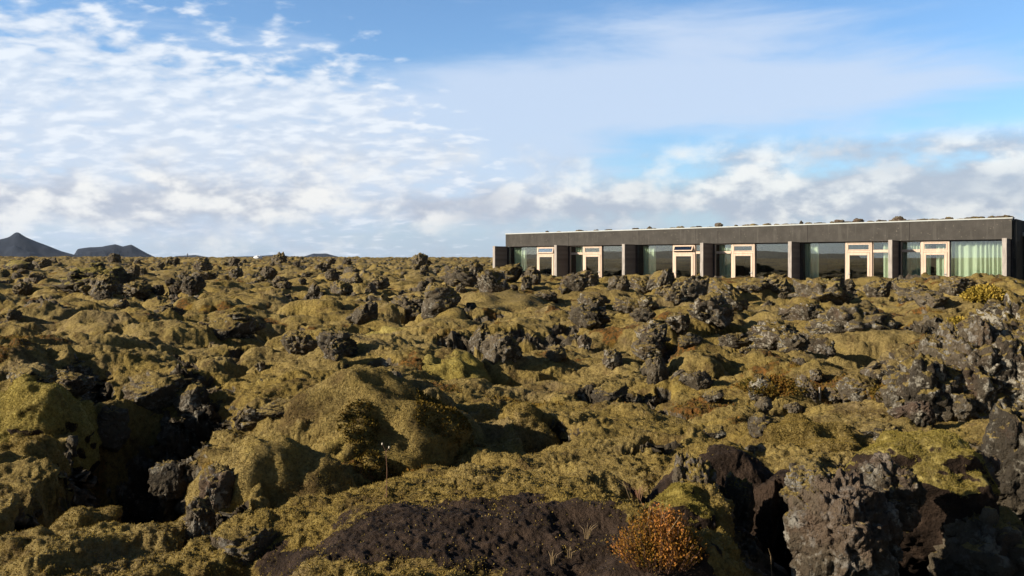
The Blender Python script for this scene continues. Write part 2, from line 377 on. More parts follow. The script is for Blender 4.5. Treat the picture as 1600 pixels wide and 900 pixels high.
# ------------------------------------------------------------------ materials
def mat(name):
    m = D.materials.new(name); m.use_nodes = True; t = NT(m.node_tree); t.n.clear()
    out = t.add('ShaderNodeOutputMaterial'); return m, t, out
def principled(t, out, **ins):
    p = t.add('ShaderNodeBsdfPrincipled', {k.replace('_', ' '): v for k, v in ins.items()}); t.l.new(p.outputs[0], out.inputs[0]); return p
def lava_colour(t, P_, lich=.5, hue=.5):
    """basalt with grey-white crust lichen and rusty weathering; P_ = position socket"""
    n1 = t.noise(P_, 1.7, 5, .6); n2_ = t.noise(P_, 9, 5, .62); n3_ = t.noise(P_, 34, 3, .6)
    base = t.mix(t.ss(n1, .35, .65), (.050, .040, .027), (.132, .104, .066))
    base = t.mix(t.m('MULTIPLY', t.ss(t.noise(P_, 2.6, 4, .55, .4), .56, .74), .6), base, (.105, .060, .036))
    vo = t.add('ShaderNodeTexVoronoi', {'Vector': P_, 'Scale': 16.0, 'Randomness': 1.0}, feature='F1').outputs['Distance']
    sp_ = t.m('MULTIPLY', t.ss(vo, .52, .20), t.ss(n2_, .50, .62))
    l2 = t.ss(t.m('ADD', n2_, t.m('MULTIPLY', t.m('SUBTRACT', n3_, .5), .6)), .60-.10*lich, .74-.08*lich)
    lf = t.m('MULTIPLY', t.m('MAXIMUM', sp_, l2), lich, clamp=True)
    lcol = t.mix(t.ss(n1, .4, .6), (.42, .38, .29), (.26, .24, .20))
    return t.mix(lf, base, lcol), n1, n2_, n3_
def moss_colour(t, P_):
    a = t.noise(P_, .55, 4, .55); b = t.noise(P_, 3.2, 5, .6); c = t.noise(P_, 26, 4, .65)
    d = t.noise(P_, 75, 3, .6)
    d = t.noise(P_, 75, 3, .6)
    d = t.noise(P_, 75, 3, .6)
    k = t.mix(t.ss(a, .36, .66), (.205, .146, .038), (.258, .192, .070))
    k = t.mix(t.m('MULTIPLY', t.ss(b, .52, .72), .8), k, (.285, .210, .056))
    k = t.mix(t.m('MULTIPLY', t.ss(b, .48, .32), .8), k, (.090, .057, .023))
    k = t.mix(t.m('MULTIPLY', t.ss(t.noise(P_, .9, 4, .6), .55, .68), .5), k, (.235, .178, .100))
    k = t.mix(t.m('MULTIPLY', t.ss(c, .52, .34), .45), k, (.046, .031, .013))
    k = t.mix(t.m('MULTIPLY', t.ss(c, .54, .74), .5), k, (.37, .30, .13))
    k = t.mix(t.m('MULTIPLY', t.ss(t.noise(P_, .06, 3, .6), .46, .64), .45), k, (.110, .080, .034))
    k = t.mix(t.m('MULTIPLY', t.ss(d, .50, .36), .38), k, (.042, .028, .012))
    k = t.v('MULTIPLY', k, (1.12, 1.10, 1.06))
    return k, a, b, c
# ground
gm, t, out = mat('moss_heath')
geo = t.add('ShaderNodeNewGeometry').outputs; pos = geo['Position']
A = lambda n: t.add('ShaderNodeAttribute', attribute_name=n).outputs['Fac']
ark, aso, aru = A('rock'), A('soil'), A('rust')
mc, ma, mb, mcf = moss_colour(t, pos)
lc, l1, l2_, l3 = lava_colour(t, pos, .55)
rustc = t.mix(t.ss(t.noise(pos, 21, 4, .6), .40, .62), (.050, .036, .012), (.17, .072, .016))
rustc = t.mix(t.ss(t.noise(pos, 2.1, 3, .5), .5, .68), rustc, (.20, .125, .018))
soilc = t.mix(t.ss(t.noise(pos, 7, 6, .65), .35, .65), (.020, .0125, .0080), (.056, .036, .0235))
soilc = t.mix(t.m('MULTIPLY', t.ss(t.noise(pos, 48, 3, .6), .60, .74), .6), soilc, (.085, .06, .045))
nz = t.add('ShaderNodeSeparateXYZ', {0: geo['Normal']}).outputs[2]
rf = t.ss(t.m('ADD', t.m('ADD', ark, t.m('MULTIPLY', t.m('SUBTRACT', l2_, .5), .9)), t.m('MULTIPLY', t.m('SUBTRACT', .72, nz), .45)), .48, .60)
ff = t.m('MULTIPLY', t.ss(t.m('ADD', aru, t.m('MULTIPLY', t.m('SUBTRACT', mb, .5), 1.2)), .35, .62), .92)
sf = t.ss(t.m('ADD', aso, t.m('MULTIPLY', t.m('SUBTRACT', t.noise(pos, 9, 4, .6), .5), 1.1)), .42, .58)
cc = t.mix(ff, mc, rustc); cc = t.mix(sf, cc, soilc); cc = t.mix(rf, cc, lc)
bmp = t.add('ShaderNodeBump', {'Height': t.m('ADD', t.noise(pos, 60, 5, .7), t.m('MULTIPLY', t.noise(pos, 14, 4, .6), 2.0)), 'Strength': 1.0, 'Distance': .03})
principled(t, out, Base_Color=cc, Roughness=.95, Specular_IOR_Level=.12, Normal=bmp.outputs[0])
GROUND_MAT = gm
# lava rocks: pos in object space of a unit-like prototype scaled up -> use world position
def lava_mat(name, lich, moss_amt, brown=0.0, moss_bright=0.0):
    m, t, out = mat(name)
    g = t.add('ShaderNodeNewGeometry').outputs; pos = g['Position']
    lc, a, b, c = lava_colour(t, pos, lich)
    if brown: lc = t.mix(t.m('MULTIPLY', t.ss(t.noise(pos, 3.4, 4, .55, .3), .42, .60), brown), lc, (.135, .082, .055))
    mc, *_ = moss_colour(t, pos)
    if moss_bright: mc = t.mix(moss_bright, mc, (.24, .215, .035))
    nz = t.add('ShaderNodeSeparateXYZ', {0: g['Normal']}).outputs[2]
    mf = t.ss(t.m('ADD', nz, t.m('MULTIPLY', t.m('SUBTRACT', t.noise(pos, 2.4, 4, .6), .5), 1.9)), 1.02-moss_amt, 1.14-moss_amt)
    col = t.mix(mf, lc, mc)
    bmp = t.add('ShaderNodeBump', {'Height': t.m('ADD', t.noise(pos, 42, 5, .7), t.m('MULTIPLY', t.noise(pos, 11, 5, .65), 2.4)), 'Strength': 1.0, 'Distance': .045})
    principled(t, out, Base_Color=col, Roughness=.92, Specular_IOR_Level=.2, Normal=bmp.outputs[0]); return m
LAVA = lava_mat('lava_rock', .75, .56); LAVA_BARE = lava_mat('bare_lava', .45, .26); LAVA_MOSS = lava_mat('mossy_lava', .35, .46, 0, .35); LAVA_LICH = lava_mat('lichen_lava', 1.0, .50, .15); LAVA_BROWN = lava_mat('brown_lava', .80, .06, .6)
def hummock_mat(name, bare, bright):
    m, t, out = mat(name); g = t.add('ShaderNodeNewGeometry').outputs; pos = g['Position']
    mc, a, b, c = moss_colour(t, pos); mc = t.add('ShaderNodeVectorMath', {0: mc, 1: (1+.45*bright, 1+.62*bright, 1+.2*bright)}, operation='MULTIPLY').outputs[0]
    so = t.mix(t.ss(t.noise(pos, 9, 5, .6), .35, .65), (.018, .0115, .0075), (.050, .032, .021)); nz = t.add('ShaderNodeSeparateXYZ', {0: g['Normal']}).outputs[2]
    f_ = t.ss(t.m('ADD', nz, t.m('MULTIPLY', t.m('SUBTRACT', t.noise(pos, 6, 4, .6), .5), 1.0)), bare-.08, bare+.06)
    bmp = t.add('ShaderNodeBump', {'Height': t.m('ADD', t.noise(pos, 60, 5, .7), t.m('MULTIPLY', t.noise(pos, 14, 4, .6), 2.0)), 'Strength': 1.0, 'Distance': .03})
    principled(t, out, Base_Color=t.mix(f_, so, mc), Roughness=.95, Specular_IOR_Level=.12, Normal=bmp.outputs[0]); return m
HUM = hummock_mat('moss_cushion', -.25, .0); HUM_B = hummock_mat('bright_moss_cushion', -.1, .5); HUM_S = hummock_mat('moss_on_soil', .52, .45)
def plain(name, c, rough=.7, spec=.3, var=.25, scale=8, bump=0.0, metal=0.0, stretch=(1, 1, 1)):
    m, t, out = mat(name); tcn = t.add('ShaderNodeTexCoord').outputs['Object']
    v = t.add('ShaderNodeMapping', {'Vector': tcn, 'Scale': stretch}).outputs[0]
    n = t.noise(v, scale, 5, .6)
    col = t.mix(t.ss(n, .3, .7), tuple(x*(1-var) for x in c), tuple(min(1, x*(1+var)) for x in c))
    kw = dict(Base_Color=col, Roughness=rough, Specular_IOR_Level=spec, Metallic=metal)
    if bump: kw['Normal'] = t.add('ShaderNodeBump', {'Height': n, 'Strength': .6, 'Distance': bump}).outputs[0]
    principled(t, out, **kw); return m

# ------------------------------------------------------------------ ground object
jj = np.arange(NA); idx = (np.arange(NR)[:, None]*NA+jj[None, :])
a = idx[:-1]; b = idx[1:]; f = np.stack([a, np.roll(a, -1, 1), np.roll(b, -1, 1), b], -1).reshape(-1, 4)
f = f[:, ::-1]
inner = np.stack([np.full(NA, NR*NA), idx[0], np.roll(idx[0], -1), np.roll(idx[0], -1)], -1)
verts = P.reshape(-1, 3)
g = link_mesh('ground', verts, f[:, ::-1], GROUND_MAT, attrs={'rock': rock, 'soil': soil, 'rust': rust})
tag(g, kind='structure')
print('ground', len(verts), time.time()-T0)

# ------------------------------------------------------------------ far hills
HILL_SHADED = plain('cloud_shaded_slope', (.010, .0135, .021), .95, .1, .35, .004)  # cloud shadow put into the slope colour, near black and bluish
def hill(name, px0, px1, dist, prof, depth, seed, mat_=HILL_SHADED, az_off=0.0):
    """prof: list of (px, py) of the skyline; the hill is a solid ridge of its own depth"""
    n, mrow = 160, 40; pxs = np.linspace(px0, px1, n); pys = np.interp(pxs, [p[0] for p in prof], [p[1] for p in prof])
    k = np.ones(3)/3; pys = np.convolve(np.pad(pys, 1, 'edge'), k, 'valid')
    xx = (pxs-800)/FPX*dist; top = EYE-(pys-HY)/FPX*dist
    vs = np.linspace(-1, 1, mrow); XX, VV = np.meshgrid(xx, vs, indexing='ij'); TT = top[:, None]
    yy = dist+VV*depth
    bell = np.maximum(0, 1-np.abs(VV)**1.5)
    zb = 0.0
    Zh = zb+(TT-zb)*bell
    no = fbm2(XX.ravel(), yy.ravel(), 1/(depth*.35), 5, seed, .6).reshape(XX.shape)
    Zh = Zh+no*(TT-zb)*.34*(1-bell**3)
    Zh = Zh-np.abs(n2(XX.ravel()/110, yy.ravel()/400, seed+2)).reshape(XX.shape)*(TT-zb)*.22*np.abs(VV)**.5*bell
    XX = XX*yy/dist
    v = np.stack([XX, yy, Zh], -1).reshape(-1, 3); id_ = np.arange(n*mrow).reshape(n, mrow)
    f = np.stack([id_[:-1, :-1], id_[1:, :-1], id_[1:, 1:], id_[:-1, 1:]], -1).reshape(-1, 4)
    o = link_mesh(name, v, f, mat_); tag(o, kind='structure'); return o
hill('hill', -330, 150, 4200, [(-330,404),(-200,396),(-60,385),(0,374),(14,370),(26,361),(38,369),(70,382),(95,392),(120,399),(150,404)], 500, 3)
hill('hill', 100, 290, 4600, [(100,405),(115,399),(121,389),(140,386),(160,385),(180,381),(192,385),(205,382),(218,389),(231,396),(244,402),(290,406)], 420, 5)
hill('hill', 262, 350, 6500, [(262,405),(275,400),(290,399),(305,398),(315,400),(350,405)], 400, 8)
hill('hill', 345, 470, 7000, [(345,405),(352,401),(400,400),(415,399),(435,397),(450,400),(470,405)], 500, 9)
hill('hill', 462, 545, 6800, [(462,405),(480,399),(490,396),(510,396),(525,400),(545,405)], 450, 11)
# ridge away to the left, seen only mirrored in the panes
def side_hill():
    n, mrow = 120, 30; az_ = np.radians(np.linspace(-125, -62, n)); vs = np.linspace(-1, 1, mrow); top = 9+4*np.sin(np.linspace(0, 9, n))+4*fbm2(np.linspace(0, 12, n), np.zeros(n), 1, 3, 4)
    r = 1100+vs[None, :]*260; bell = np.maximum(0, 1-np.abs(vs)**1.6)[None, :]; xx = r*np.sin(az_)[:, None]; yy = r*np.cos(az_)[:, None]
    zz_ = 5+top[:, None]*bell+3*fbm2(xx.ravel(), yy.ravel(), .012, 3, 2).reshape(xx.shape)
    v = np.stack([xx, yy, zz_], -1).reshape(-1, 3); id_ = np.arange(n*mrow).reshape(n, mrow)
    f = np.stack([id_[:-1, :-1], id_[1:, :-1], id_[1:, 1:], id_[:-1, 1:]], -1).reshape(-1, 4)
    tag(link_mesh('hill', v, f, plain('hill_moss', (.055, .048, .022), .95, .1, .4, .02)), kind='structure')
side_hill()

# ------------------------------------------------------------------ lava rocks
_ico = {}
def ico(sub):
    if sub not in _ico:
        bm = bmesh.new(); bmesh.ops.create_icosphere(bm, subdivisions=sub, radius=1.0); bm.verts.ensure_lookup_table()
        v = np.array([x.co[:] for x in bm.verts], np.float32); v /= np.linalg.norm(v, axis=1)[:, None]
        f = np.array([[q.index for q in p.verts] for p in bm.faces], np.int32); bm.free(); _ico[sub] = (v, f)
    return _ico[sub]
def worley3(x, y, z, seed):
    ix, iy, iz = (np.floor(q_).astype(np.int64) for q_ in (x, y, z)); best = np.full(x.shape, 9.0)
    for dx in (-1, 0, 1):
        for dy in (-1, 0, 1):
            for dz in (-1, 0, 1):
                h = _h(ix+dx, iy+dy, iz+dz, seed); r0_ = (h & np.uint32(255)).astype(float)/255; r1_ = ((h >> np.uint32(8)) & np.uint32(255)).astype(float)/255; r2_ = ((h >> np.uint32(16)) & np.uint32(255)).astype(float)/255
                best = np.minimum(best, (ix+dx+r0_-x)**2+(iy+dy+r1_-y)**2+(iz+dz+r2_-z)**2)
    return np.sqrt(best)
def crag(seed, sub=5, k=12, size=(1, .85, .75), rough=1.0, clump=.30, knob=1.0, out=.0):
    """an aa-lava block: a broken core with k clinkers welded to it, base at z = 0"""
    rs = np.random.RandomState(seed); V, F = [], []; off = 0
    def lump(sub, rad, rough, o, fine):
        v, f = ico(sub); v = v.copy(); q = v*1.2+o
        r = 1+.30*n3(q[:, 0], q[:, 1], q[:, 2], seed)*rough
        for fr, am, sd in ((2.7, .34, 1), (6.3, .22, 2), (14, .12, 3), (31, .055, 4))[:fine]:
            fr = fr*max(.42, rad); q = v*fr+o; r += am*.62*rough*(np.abs(n3(q[:, 0], q[:, 1], q[:, 2], seed+sd))*2-.42)
        if knob:
            for fr, am in ((3.2, .30), (7.5, .16), (16, .07)):
                fr *= knob*max(.5, rad); q = v*fr+o+.25*np.stack([n3(v[:, 0]*4, v[:, 1]*4, v[:, 2]*4, 71+a_) for a_ in range(3)], 1); r += am*(np.sqrt(np.maximum(0, 1-worley3(q[:, 0], q[:, 1], q[:, 2], seed)**2))-.6)
        v = v*np.maximum(r, .3)[:, None]*(1+.18*rs.randn(3))
        for _ in range(5 if not out else 0):
            n = rs.normal(size=3); n /= np.linalg.norm(n); over = np.maximum(0, v@n-.72); v = v-(over*.75)[:, None]*n
        return v*rad, f
    core, f = lump(sub, 1.0, rough, rs.rand(3)*60, 4); V.append(core); F.append(f); off = len(core)
    for i in range(k):
        rad = clump*(.45+.9*rs.rand()**1.4); v, f = lump(sub-1 if rad > .22 else max(3, sub-2), rad, 1.15, rs.rand(3)*60, 3)
        c = core[rs.randint(len(core))]*(.92+out-.25*rs.rand()); 
        if c[2] < -.5: c = c*np.array([1, 1, -.5])
        V.append(v+c); F.append(f+off); off += len(v)
    V = np.concatenate(V); F = np.concatenate(F)
    lo, hi = np.percentile(V, .4, axis=0), np.percentile(V, 99.6, axis=0); V = (V-(lo+hi)/2)/((hi-lo)/2)
    V = V*np.array(size)*.5; V[:, 2] += size[2]*.5
    return V, F
protos = []
for i in range(12):
    V, F = crag(100+i*13, 5, 7+(i % 4)*3, (1, .85, .75), 1.0+.12*(i % 3), .30+.04*(i % 3))
    protos.append((V, F))
PM = {}
def proto_mesh(i, m):
    if (i, m.name) not in PM:
        V, F = protos[i]; o = link_mesh('lava_rock', V, F, m); PM[(i, m.name)] = o.data; D.objects.remove(o)
    return PM[(i, m.name)]
rs = np.random.RandomState(11)
def put_rock(name, mesh, loc, w, h, dpt=None, rz=None, tilt=.0, sink=.18, **kw):
    o = D.objects.new(name, mesh); COL.objects.link(o)
    o.location = (loc[0], loc[1], loc[2]-sink*h); o.scale = (w, (dpt or w*.8)/.85, h*(1+sink)/.75)
    o.rotation_euler = (tilt*rs.randn(), tilt*rs.randn(), rs.rand()*6.28 if rz is None else rz); return tag(o, **kw)
# (px, py of foot, width px, height px, material, label)
L, B_, M_, I_, W_ = LAVA, LAVA_BARE, LAVA_MOSS, LAVA_LICH, LAVA_BROWN
ROCKS = [
 (22,420,42,17,M_,'moss topped lava block at the far left edge just below the cone hill'),
 (352,524,86,44,L,'broad lava block with mossy top right of the upright dark block'),
 (240,632,100,60,L,'lichen flecked lava rock at the upper edge of the black hollow on the left'),
 (290,640,46,50,L,'narrow lava rock close against the right of the flecked rock by the black hollow'),
 (462,552,58,44,B_,'dark pointed lava rock in the moss left of centre'),
 (524,548,58,40,B_,'brownish black lava hump right of the dark pointed rock'),
 (525,562,28,34,I_,'small pale flecked lava knob below the brownish black hump'),
 (575,502,50,34,B_,'dark lava ledge under a moss lip left of the rounded rock group'),
 (690,492,60,46,L,'jagged lava ridge on the left foot of the central mossy hill'),
 (533,460,34,28,L,'solitary dark lava knob in the middle distance near the picture centre left'),
 (590,452,30,24,L,'brown lava knob just right of the solitary dark knob'),
 (718,448,54,30,B_,'smooth dark lava hump behind the central mossy hill'),
 (745,444,34,36,L,'tall craggy lava rock beside the smooth dark hump behind the hill'),
 (745,552,34,44,L,'left lava spike on the near slope of the central mossy hill'),
 (785,556,60,44,L,'clustered lava rock right of the left spike on the near slope of the hill'),
 (870,560,34,26,I_,'pale crusted lava knob in the moss right of the central hill'),
 (915,545,20,28,I_,'thin pale upright lava stone right of the crusted knob'),
 (552,612,50,22,L,'flat lava rock poking through the crest of the big near mound'),
 (390,672,62,40,I_,'reddish flecked lava rock at the low end of the crack by the big mound'),
 (440,650,70,24,B_,'dark lava rib running up the crack left of the big mound'),
 (500,632,60,18,B_,'low dark lava lip at the top end of the crack left of the big mound'),
 (330,790,54,76,I_,'pale upright lava rock on the lower left corner of the big near mound'),
 (305,826,46,60,I_,'stepped pale lava rock standing below the upright one at the big near mound'),
 (370,880,84,60,L,'knobbly lava rock at the foot of the big near mound beside the soil slope'),
 (255,770,46,56,B_,'dark lava rock in the shadowed hollow on the left'),
 (160,690,60,60,B_,'black lava rock deep in the shadowed hollow below the mossy dome'),
 (90,612,80,38,I_,'grey flecked lava rock behind the mossy dome at the left edge'),
 (40,595,60,30,I_,'low grey flecked lava rock at the left edge above the mossy dome'),
 (20,680,56,50,L,'lava rock showing between the two mossy domes at the left edge'),
 (20,500,20,18,B_,'small lava rock with a white fleck at the left edge'),
 (825,446,40,40,B_,'black lava boulder in front of the left end wing of the building'),
 (790,440,64,34,L,'brown and grey lava boulder under the left end wing of the building'),
 (825,452,22,28,L,'upright lava stone between the black boulder and the first door'),
 (918,448,34,32,L,'dark pyramid of lava before the second door from the left'),
 (966,452,30,30,L,'lichen flecked lava peak in front of the second room'),
 (1000,455,34,26,L,'dark lava pile in front of the fin between second and third rooms'),
 (1032,452,30,42,L,'tall lava pillar with a mossy tip before the third room'),
 (1082,470,44,54,L,'lava peak in front of the third door from the left'),
 (1055,476,40,34,L,'lava block at the foot of the peak before the third door'),
 (1130,462,54,30,L,'broad lava heap in front of the fourth room, beside its fin'),
 (1180,458,40,24,L,'low lava heap in front of the fourth door from the left'),
 (1215,456,36,26,L,'jagged low lava heap before the wide pane of the fourth room'),
 (1280,470,90,44,L,'large lava heap before the fifth room'),
 (1308,462,50,38,M_,'lava boulder with a yellow green moss cap left of the fifth door'),
 (1372,464,36,34,L,'dark lava cone right of the fifth door'),
 (1425,462,40,30,L,'lava heap in front of the narrow window of the sixth room'),
 (1500,460,50,30,L,'lava heap under the bright curtains of the sixth room'),
 (1530,458,40,28,L,'second lava heap under the bright curtains, nearer the end fin'),
 (1460,476,50,28,B_,'dark lava lump in front of the sixth door'),
 (1140,482,44,36,L,'lava boulder standing in the moss below the fourth room'),
 (985,486,50,30,L,'lava heap in the moss below the third room'),
 (930,480,60,30,L,'long low lava heap in the moss below the second room'),
 (855,470,40,20,L,'low lava heap in the moss below the first room'),
 (1210,545,70,58,I_,'brown lava boulder left of the massive lichen covered one'),
 (1245,548,40,36,L,'squat lava rock tucked between the brown boulder and the massive one'),
 (1262,500,60,34,I_,'pale topped lava boulder behind the brown boulder'),
 (1155,545,50,30,B_,'dark rounded lava lump at the left of the brown boulder'),
 (1078,542,36,24,B_,'dark half buried lava lump in moss right of centre'),
 (1025,535,50,40,I_,'grey crusted lava outcrop in the moss right of centre'),
 (1020,598,44,50,B_,'dark lava rock at the left of the shadowed hollow right of centre'),
 (1090,606,46,30,B_,'dark lava rock under the moss lip of the shadowed hollow right of centre'),
 (1375,600,60,44,I_,'round lichen spotted lava rock left of the big crag'),
 (1440,600,86,72,I_,'whitish crusted lava rock leaning on the big crag'),
 (1272,622,34,46,I_,'pale pink crusted lava spike beside the wooden stake'),
 (1300,628,36,22,I_,'low pale crusted stone right of the wooden stake'),
 (1350,622,60,46,I_,'knobbly pale lava rock between the stake and the big crag'),
 (1435,665,62,44,W_,'smooth brown lava boulder below the whitish rock'),
 (1385,688,60,30,I_,'pale speckled lava rock behind the bright moss cushion'),
 (1200,682,60,38,B_,'black lava rock with a white chip in the moss right of centre'),
 (1120,682,30,20,I_,'small pale brown lava stone left of the black rock'),
 (1180,625,22,18,I_,'small pale lava stone with an orange spot in the moss'),
 (1500,650,60,40,B_,'dark lava block at the base of the big crag'),
 (955,618,60,16,B_,'long flat lava slab in the moss in the picture middle'),
 (1420,650,40,30,L,'small lava block between the brown boulder and the crag'),
]
PLACED = []
def place_rocks():
    for (px, py, wp, hp, m, lab) in ROCKS:
        p = ground_at(px, py); k = p.y/FPX; i = rs.randint(12)
        w, h = wp*k*1.02, hp*k*(.72 if (px > 770 and py < 490) else .76)
        put_rock('lava_boulder' if wp > 60 else 'lava_rock', proto_mesh(i, m), p+Vector((0, .25*w, 0)), w, h, w*rs.uniform(.7, 1.2), sink=.48, tilt=.16, label=lab, cat='rock'); PLACED.append((px, py-hp*.4, lab))
place_rocks()
# the big single blocks of the foreground and the right edge, each with a mesh of its own
def big_rock(px, py_top, py_foot, Yd, wpx, dpt, seed, m, label, sub=6, k=7, clump=.26, rough=1.0, name='lava_crag', rz=0):
    c = at(px, py_foot, Yd); w = wpx*Yd/FPX; h = (py_foot-py_top)*Yd/FPX
    V, F = crag(seed, sub, k*5, (w, dpt, h), rough, clump, 1.9, .10)
    o = link_mesh(name, V, F, m); o.location = c; o.rotation_euler.z = rz; return tag(o, label=label, cat='rock')
big_rock(1318, 752, 960, 3.75, 170, .50, 501, lava_mat('crusted_brown_lava', 1.0, .10, .45), 'large crusted brown and grey lava block at the bottom right beside the black gap', 6, 9)
big_rock(1270, 722, 800, 3.9, 90, .24, 507, I_, 'pale knobbly lava lump, left shoulder of the large bottom right block', 5, 6)
big_rock(1390, 715, 830, 4.0, 110, .30, 509, W_, 'reddish brown lava lump under the bright moss cushion', 5, 6)
big_rock(1520, 508, 700, 7.8, 190, 1.1, 515, I_, 'tall lichen crusted lava crag at the right edge', 6, 12)
big_rock(1605, 474, 640, 9.2, 170, 1.6, 521, I_, 'highest lava crag at the right edge under the end of the building', 6, 10)
big_rock(1450, 560, 700, 7.6, 120, .7, 527, L, 'dark lava block on the left side of the tall crag', 5, 8)
big_rock(1590, 640, 800, 5.6, 110, .5, 533, B_, 'dark lava block in the shade below the tall crag at the right edge', 5, 6)
big_rock(1520, 705, 790, 4.9, 90, .3, 541, W_, 'brown lava lump hanging under the right end of the moss cushion', 5, 5)
big_rock(1540, 800, 960, 4.2, 150, .4, 547, B_, 'dark lava block in the bottom right corner', 5, 6)
big_rock(1085, 712, 830, 4.5, 66, .25, 551, I_, 'upright grey lava rock with a pale tip left of the black gap', 5, 6)
big_rock(1150, 742, 860, 4.6, 56, .22, 557, M_, 'mossy lava lump inside the black gap', 5, 4, name='lava_rock')
big_rock(1105, 800, 900, 3.75, 44, .16, 563, W_, 'small brown lava lump under the mossy knoll beside the orange bush', 5, 5, name='lava_rock')
# moss hummocks that stand clear of the ground
def hummock(px, py_top, py_foot, Yd, wpx, dpt, seed, m, label, rz=0, rough=1.0):
    c = at(px, py_foot, Yd); k = Yd/FPX; w = wpx*k; h = (py_foot-py_top)*k; v, f = ico(6 if Yd < 9 else 5); v = v.copy(); q = v*1.0+seed*3.7
    pw = v.copy(); pw[:, 2] = np.sign(pw[:, 2])*np.abs(pw[:, 2])**.8
    r = 1+.20*rough*n3(q[:, 0], q[:, 1], q[:, 2], seed); q = v*2.3+seed; r += .13*rough*n3(q[:, 0], q[:, 1], q[:, 2], seed+1)
    p = pw*r[:, None]*np.array([w/2, dpt/2, h]); n = v/np.array([w/2, dpt/2, h]); n /= np.linalg.norm(n, axis=1)[:, None]
    for wl, am, st in ((.42, .055, 1.6), (.22, .040, 1.5), (.11, .024, 1.3), (.055, .013, 1), (.028, .008, 1), (.015, .005, 1)):
        if wl < Yd*.0022: continue
        p = p+n*(am*n3(p[:, 0]/wl+seed, p[:, 1]/wl*st, p[:, 2]/wl*st, seed+5))[:, None]
    if Yd < 24 and m is not HUM_S:
        sc_ = max(1, Yd/9)
        for wl, am in ((.62, .050), (.27, .028)):
            wl *= sc_; g_ = n3(p[:, 0]/wl+seed+.4*p[:, 2]/wl, p[:, 1]/wl*1.2, p[:, 2]/wl*1.7, seed+15); p = p-n*(am*sc_*np.exp(-(g_/.13)**2)*sstep(-.3, .3, n3(p[:, 0]/wl*.6, p[:, 1]/wl*.6, p[:, 2]/wl*.6+seed, seed+25)))[:, None]
    o = link_mesh('moss_hummock', p, f, m); HUMS.append((o, p, f, Yd, wpx, seed, m)); o.location = c+Vector((0, 0, -.02)); o.rotation_euler.z = rz; return tag(o, label=label, cat='moss hummock')
HUMS = []
HM = [
 (62,583,690,7.0,165,.85,1,HUM_B,'bright yellow green moss dome at the left edge above the shaded hollow'),
 (38,678,760,5.9,115,.5,2,HUM,'smaller moss dome below the bright one at the left edge'),
 (125,794,880,4.7,130,.5,3,HUM,'rounded moss cushion at the lower left beside the black hollow'),
 (50,828,930,4.15,220,.6,4,HUM,'dull moss bulge in the bottom left corner'),
 (808,630,720,7.3,135,.7,5,HUM,'round shouldered moss mound with a dark right side in the picture middle'),
 (1090,550,612,10.8,92,.7,6,HUM,'moss dome overhanging the shadowed hollow right of centre'),
 (700,552,612,10.3,125,1.0,7,HUM_B,'yellow tinted moss dome below the central mossy hill'),
 (1435,664,770,4.55,215,.55,8,HUM_S,'bright moss cushion on dark soil above the bottom right lava block'),
 (1048,766,870,3.85,135,.36,9,HUM_S,'mossy knoll directly behind the orange bush'),
 (430,672,880,5.2,265,.95,10,HUM,'lower lobe of the big near moss mound left of the picture middle'),
 (555,606,810,6.3,400,1.35,11,HUM,'broad upper lobe of the big near moss mound, with heath on its right'),
 (612,507,560,15.5,120,1.2,12,HUM_B,'small bright moss hump in front of the dark rounded rock group'),
 (985,560,610,10.5,100,.8,13,HUM,'low moss dome left of the shadowed hollow right of centre'),
 (440,598,650,9.2,120,.6,14,HUM,'moss dome above the dark crack of the big near mound'),
 (1275,657,715,6.6,190,.6,15,HUM,'long moss cushion behind the black rock with the white chip'),
 (770,461,540,22.5,230,5.0,16,HUM,'central mossy hill in the middle distance left of the building'),
 (700,482,540,19,150,3.0,17,HUM,'left shoulder of the central mossy hill'),
 (215,500,560,17,230,2.2,18,HUM,'long pale moss swell in the left middle ground'),
 (130,535,600,12.5,180,1.2,19,HUM,'moss swell above the grey flecked rocks at the left'),
 (1190,548,600,11.6,120,1.0,20,HUM,'moss cushion left of the massive lichen covered boulder'),
]
for h_ in HM: hummock(*h_)
big_rock(152, 411, 470, 30, 104, 2.0, 601, M_, 'large dark lava outcrop with a bright moss cap, alone in the left distance', 5, 4, name='lava_outcrop'); PLACED.append((152, 440, 'mossy outcrop in the left distance'))
big_rock(268, 476, 524, 19, 74, 1.0, 607, B_, 'upright dark lava block, left one of the pair in the left middle ground', 5, 3, name='lava_outcrop')
big_rock(640, 462, 512, 20, 76, 1.2, 613, B_, 'dark rounded lava rock in front of the group left of the central mossy hill', 5, 3, name='lava_outcrop')
big_rock(1335, 476, 562, 14.5, 140, 1.2, 617, I_, 'massive lichen covered lava boulder in the right middle ground', 5, 4, name='lava_outcrop')
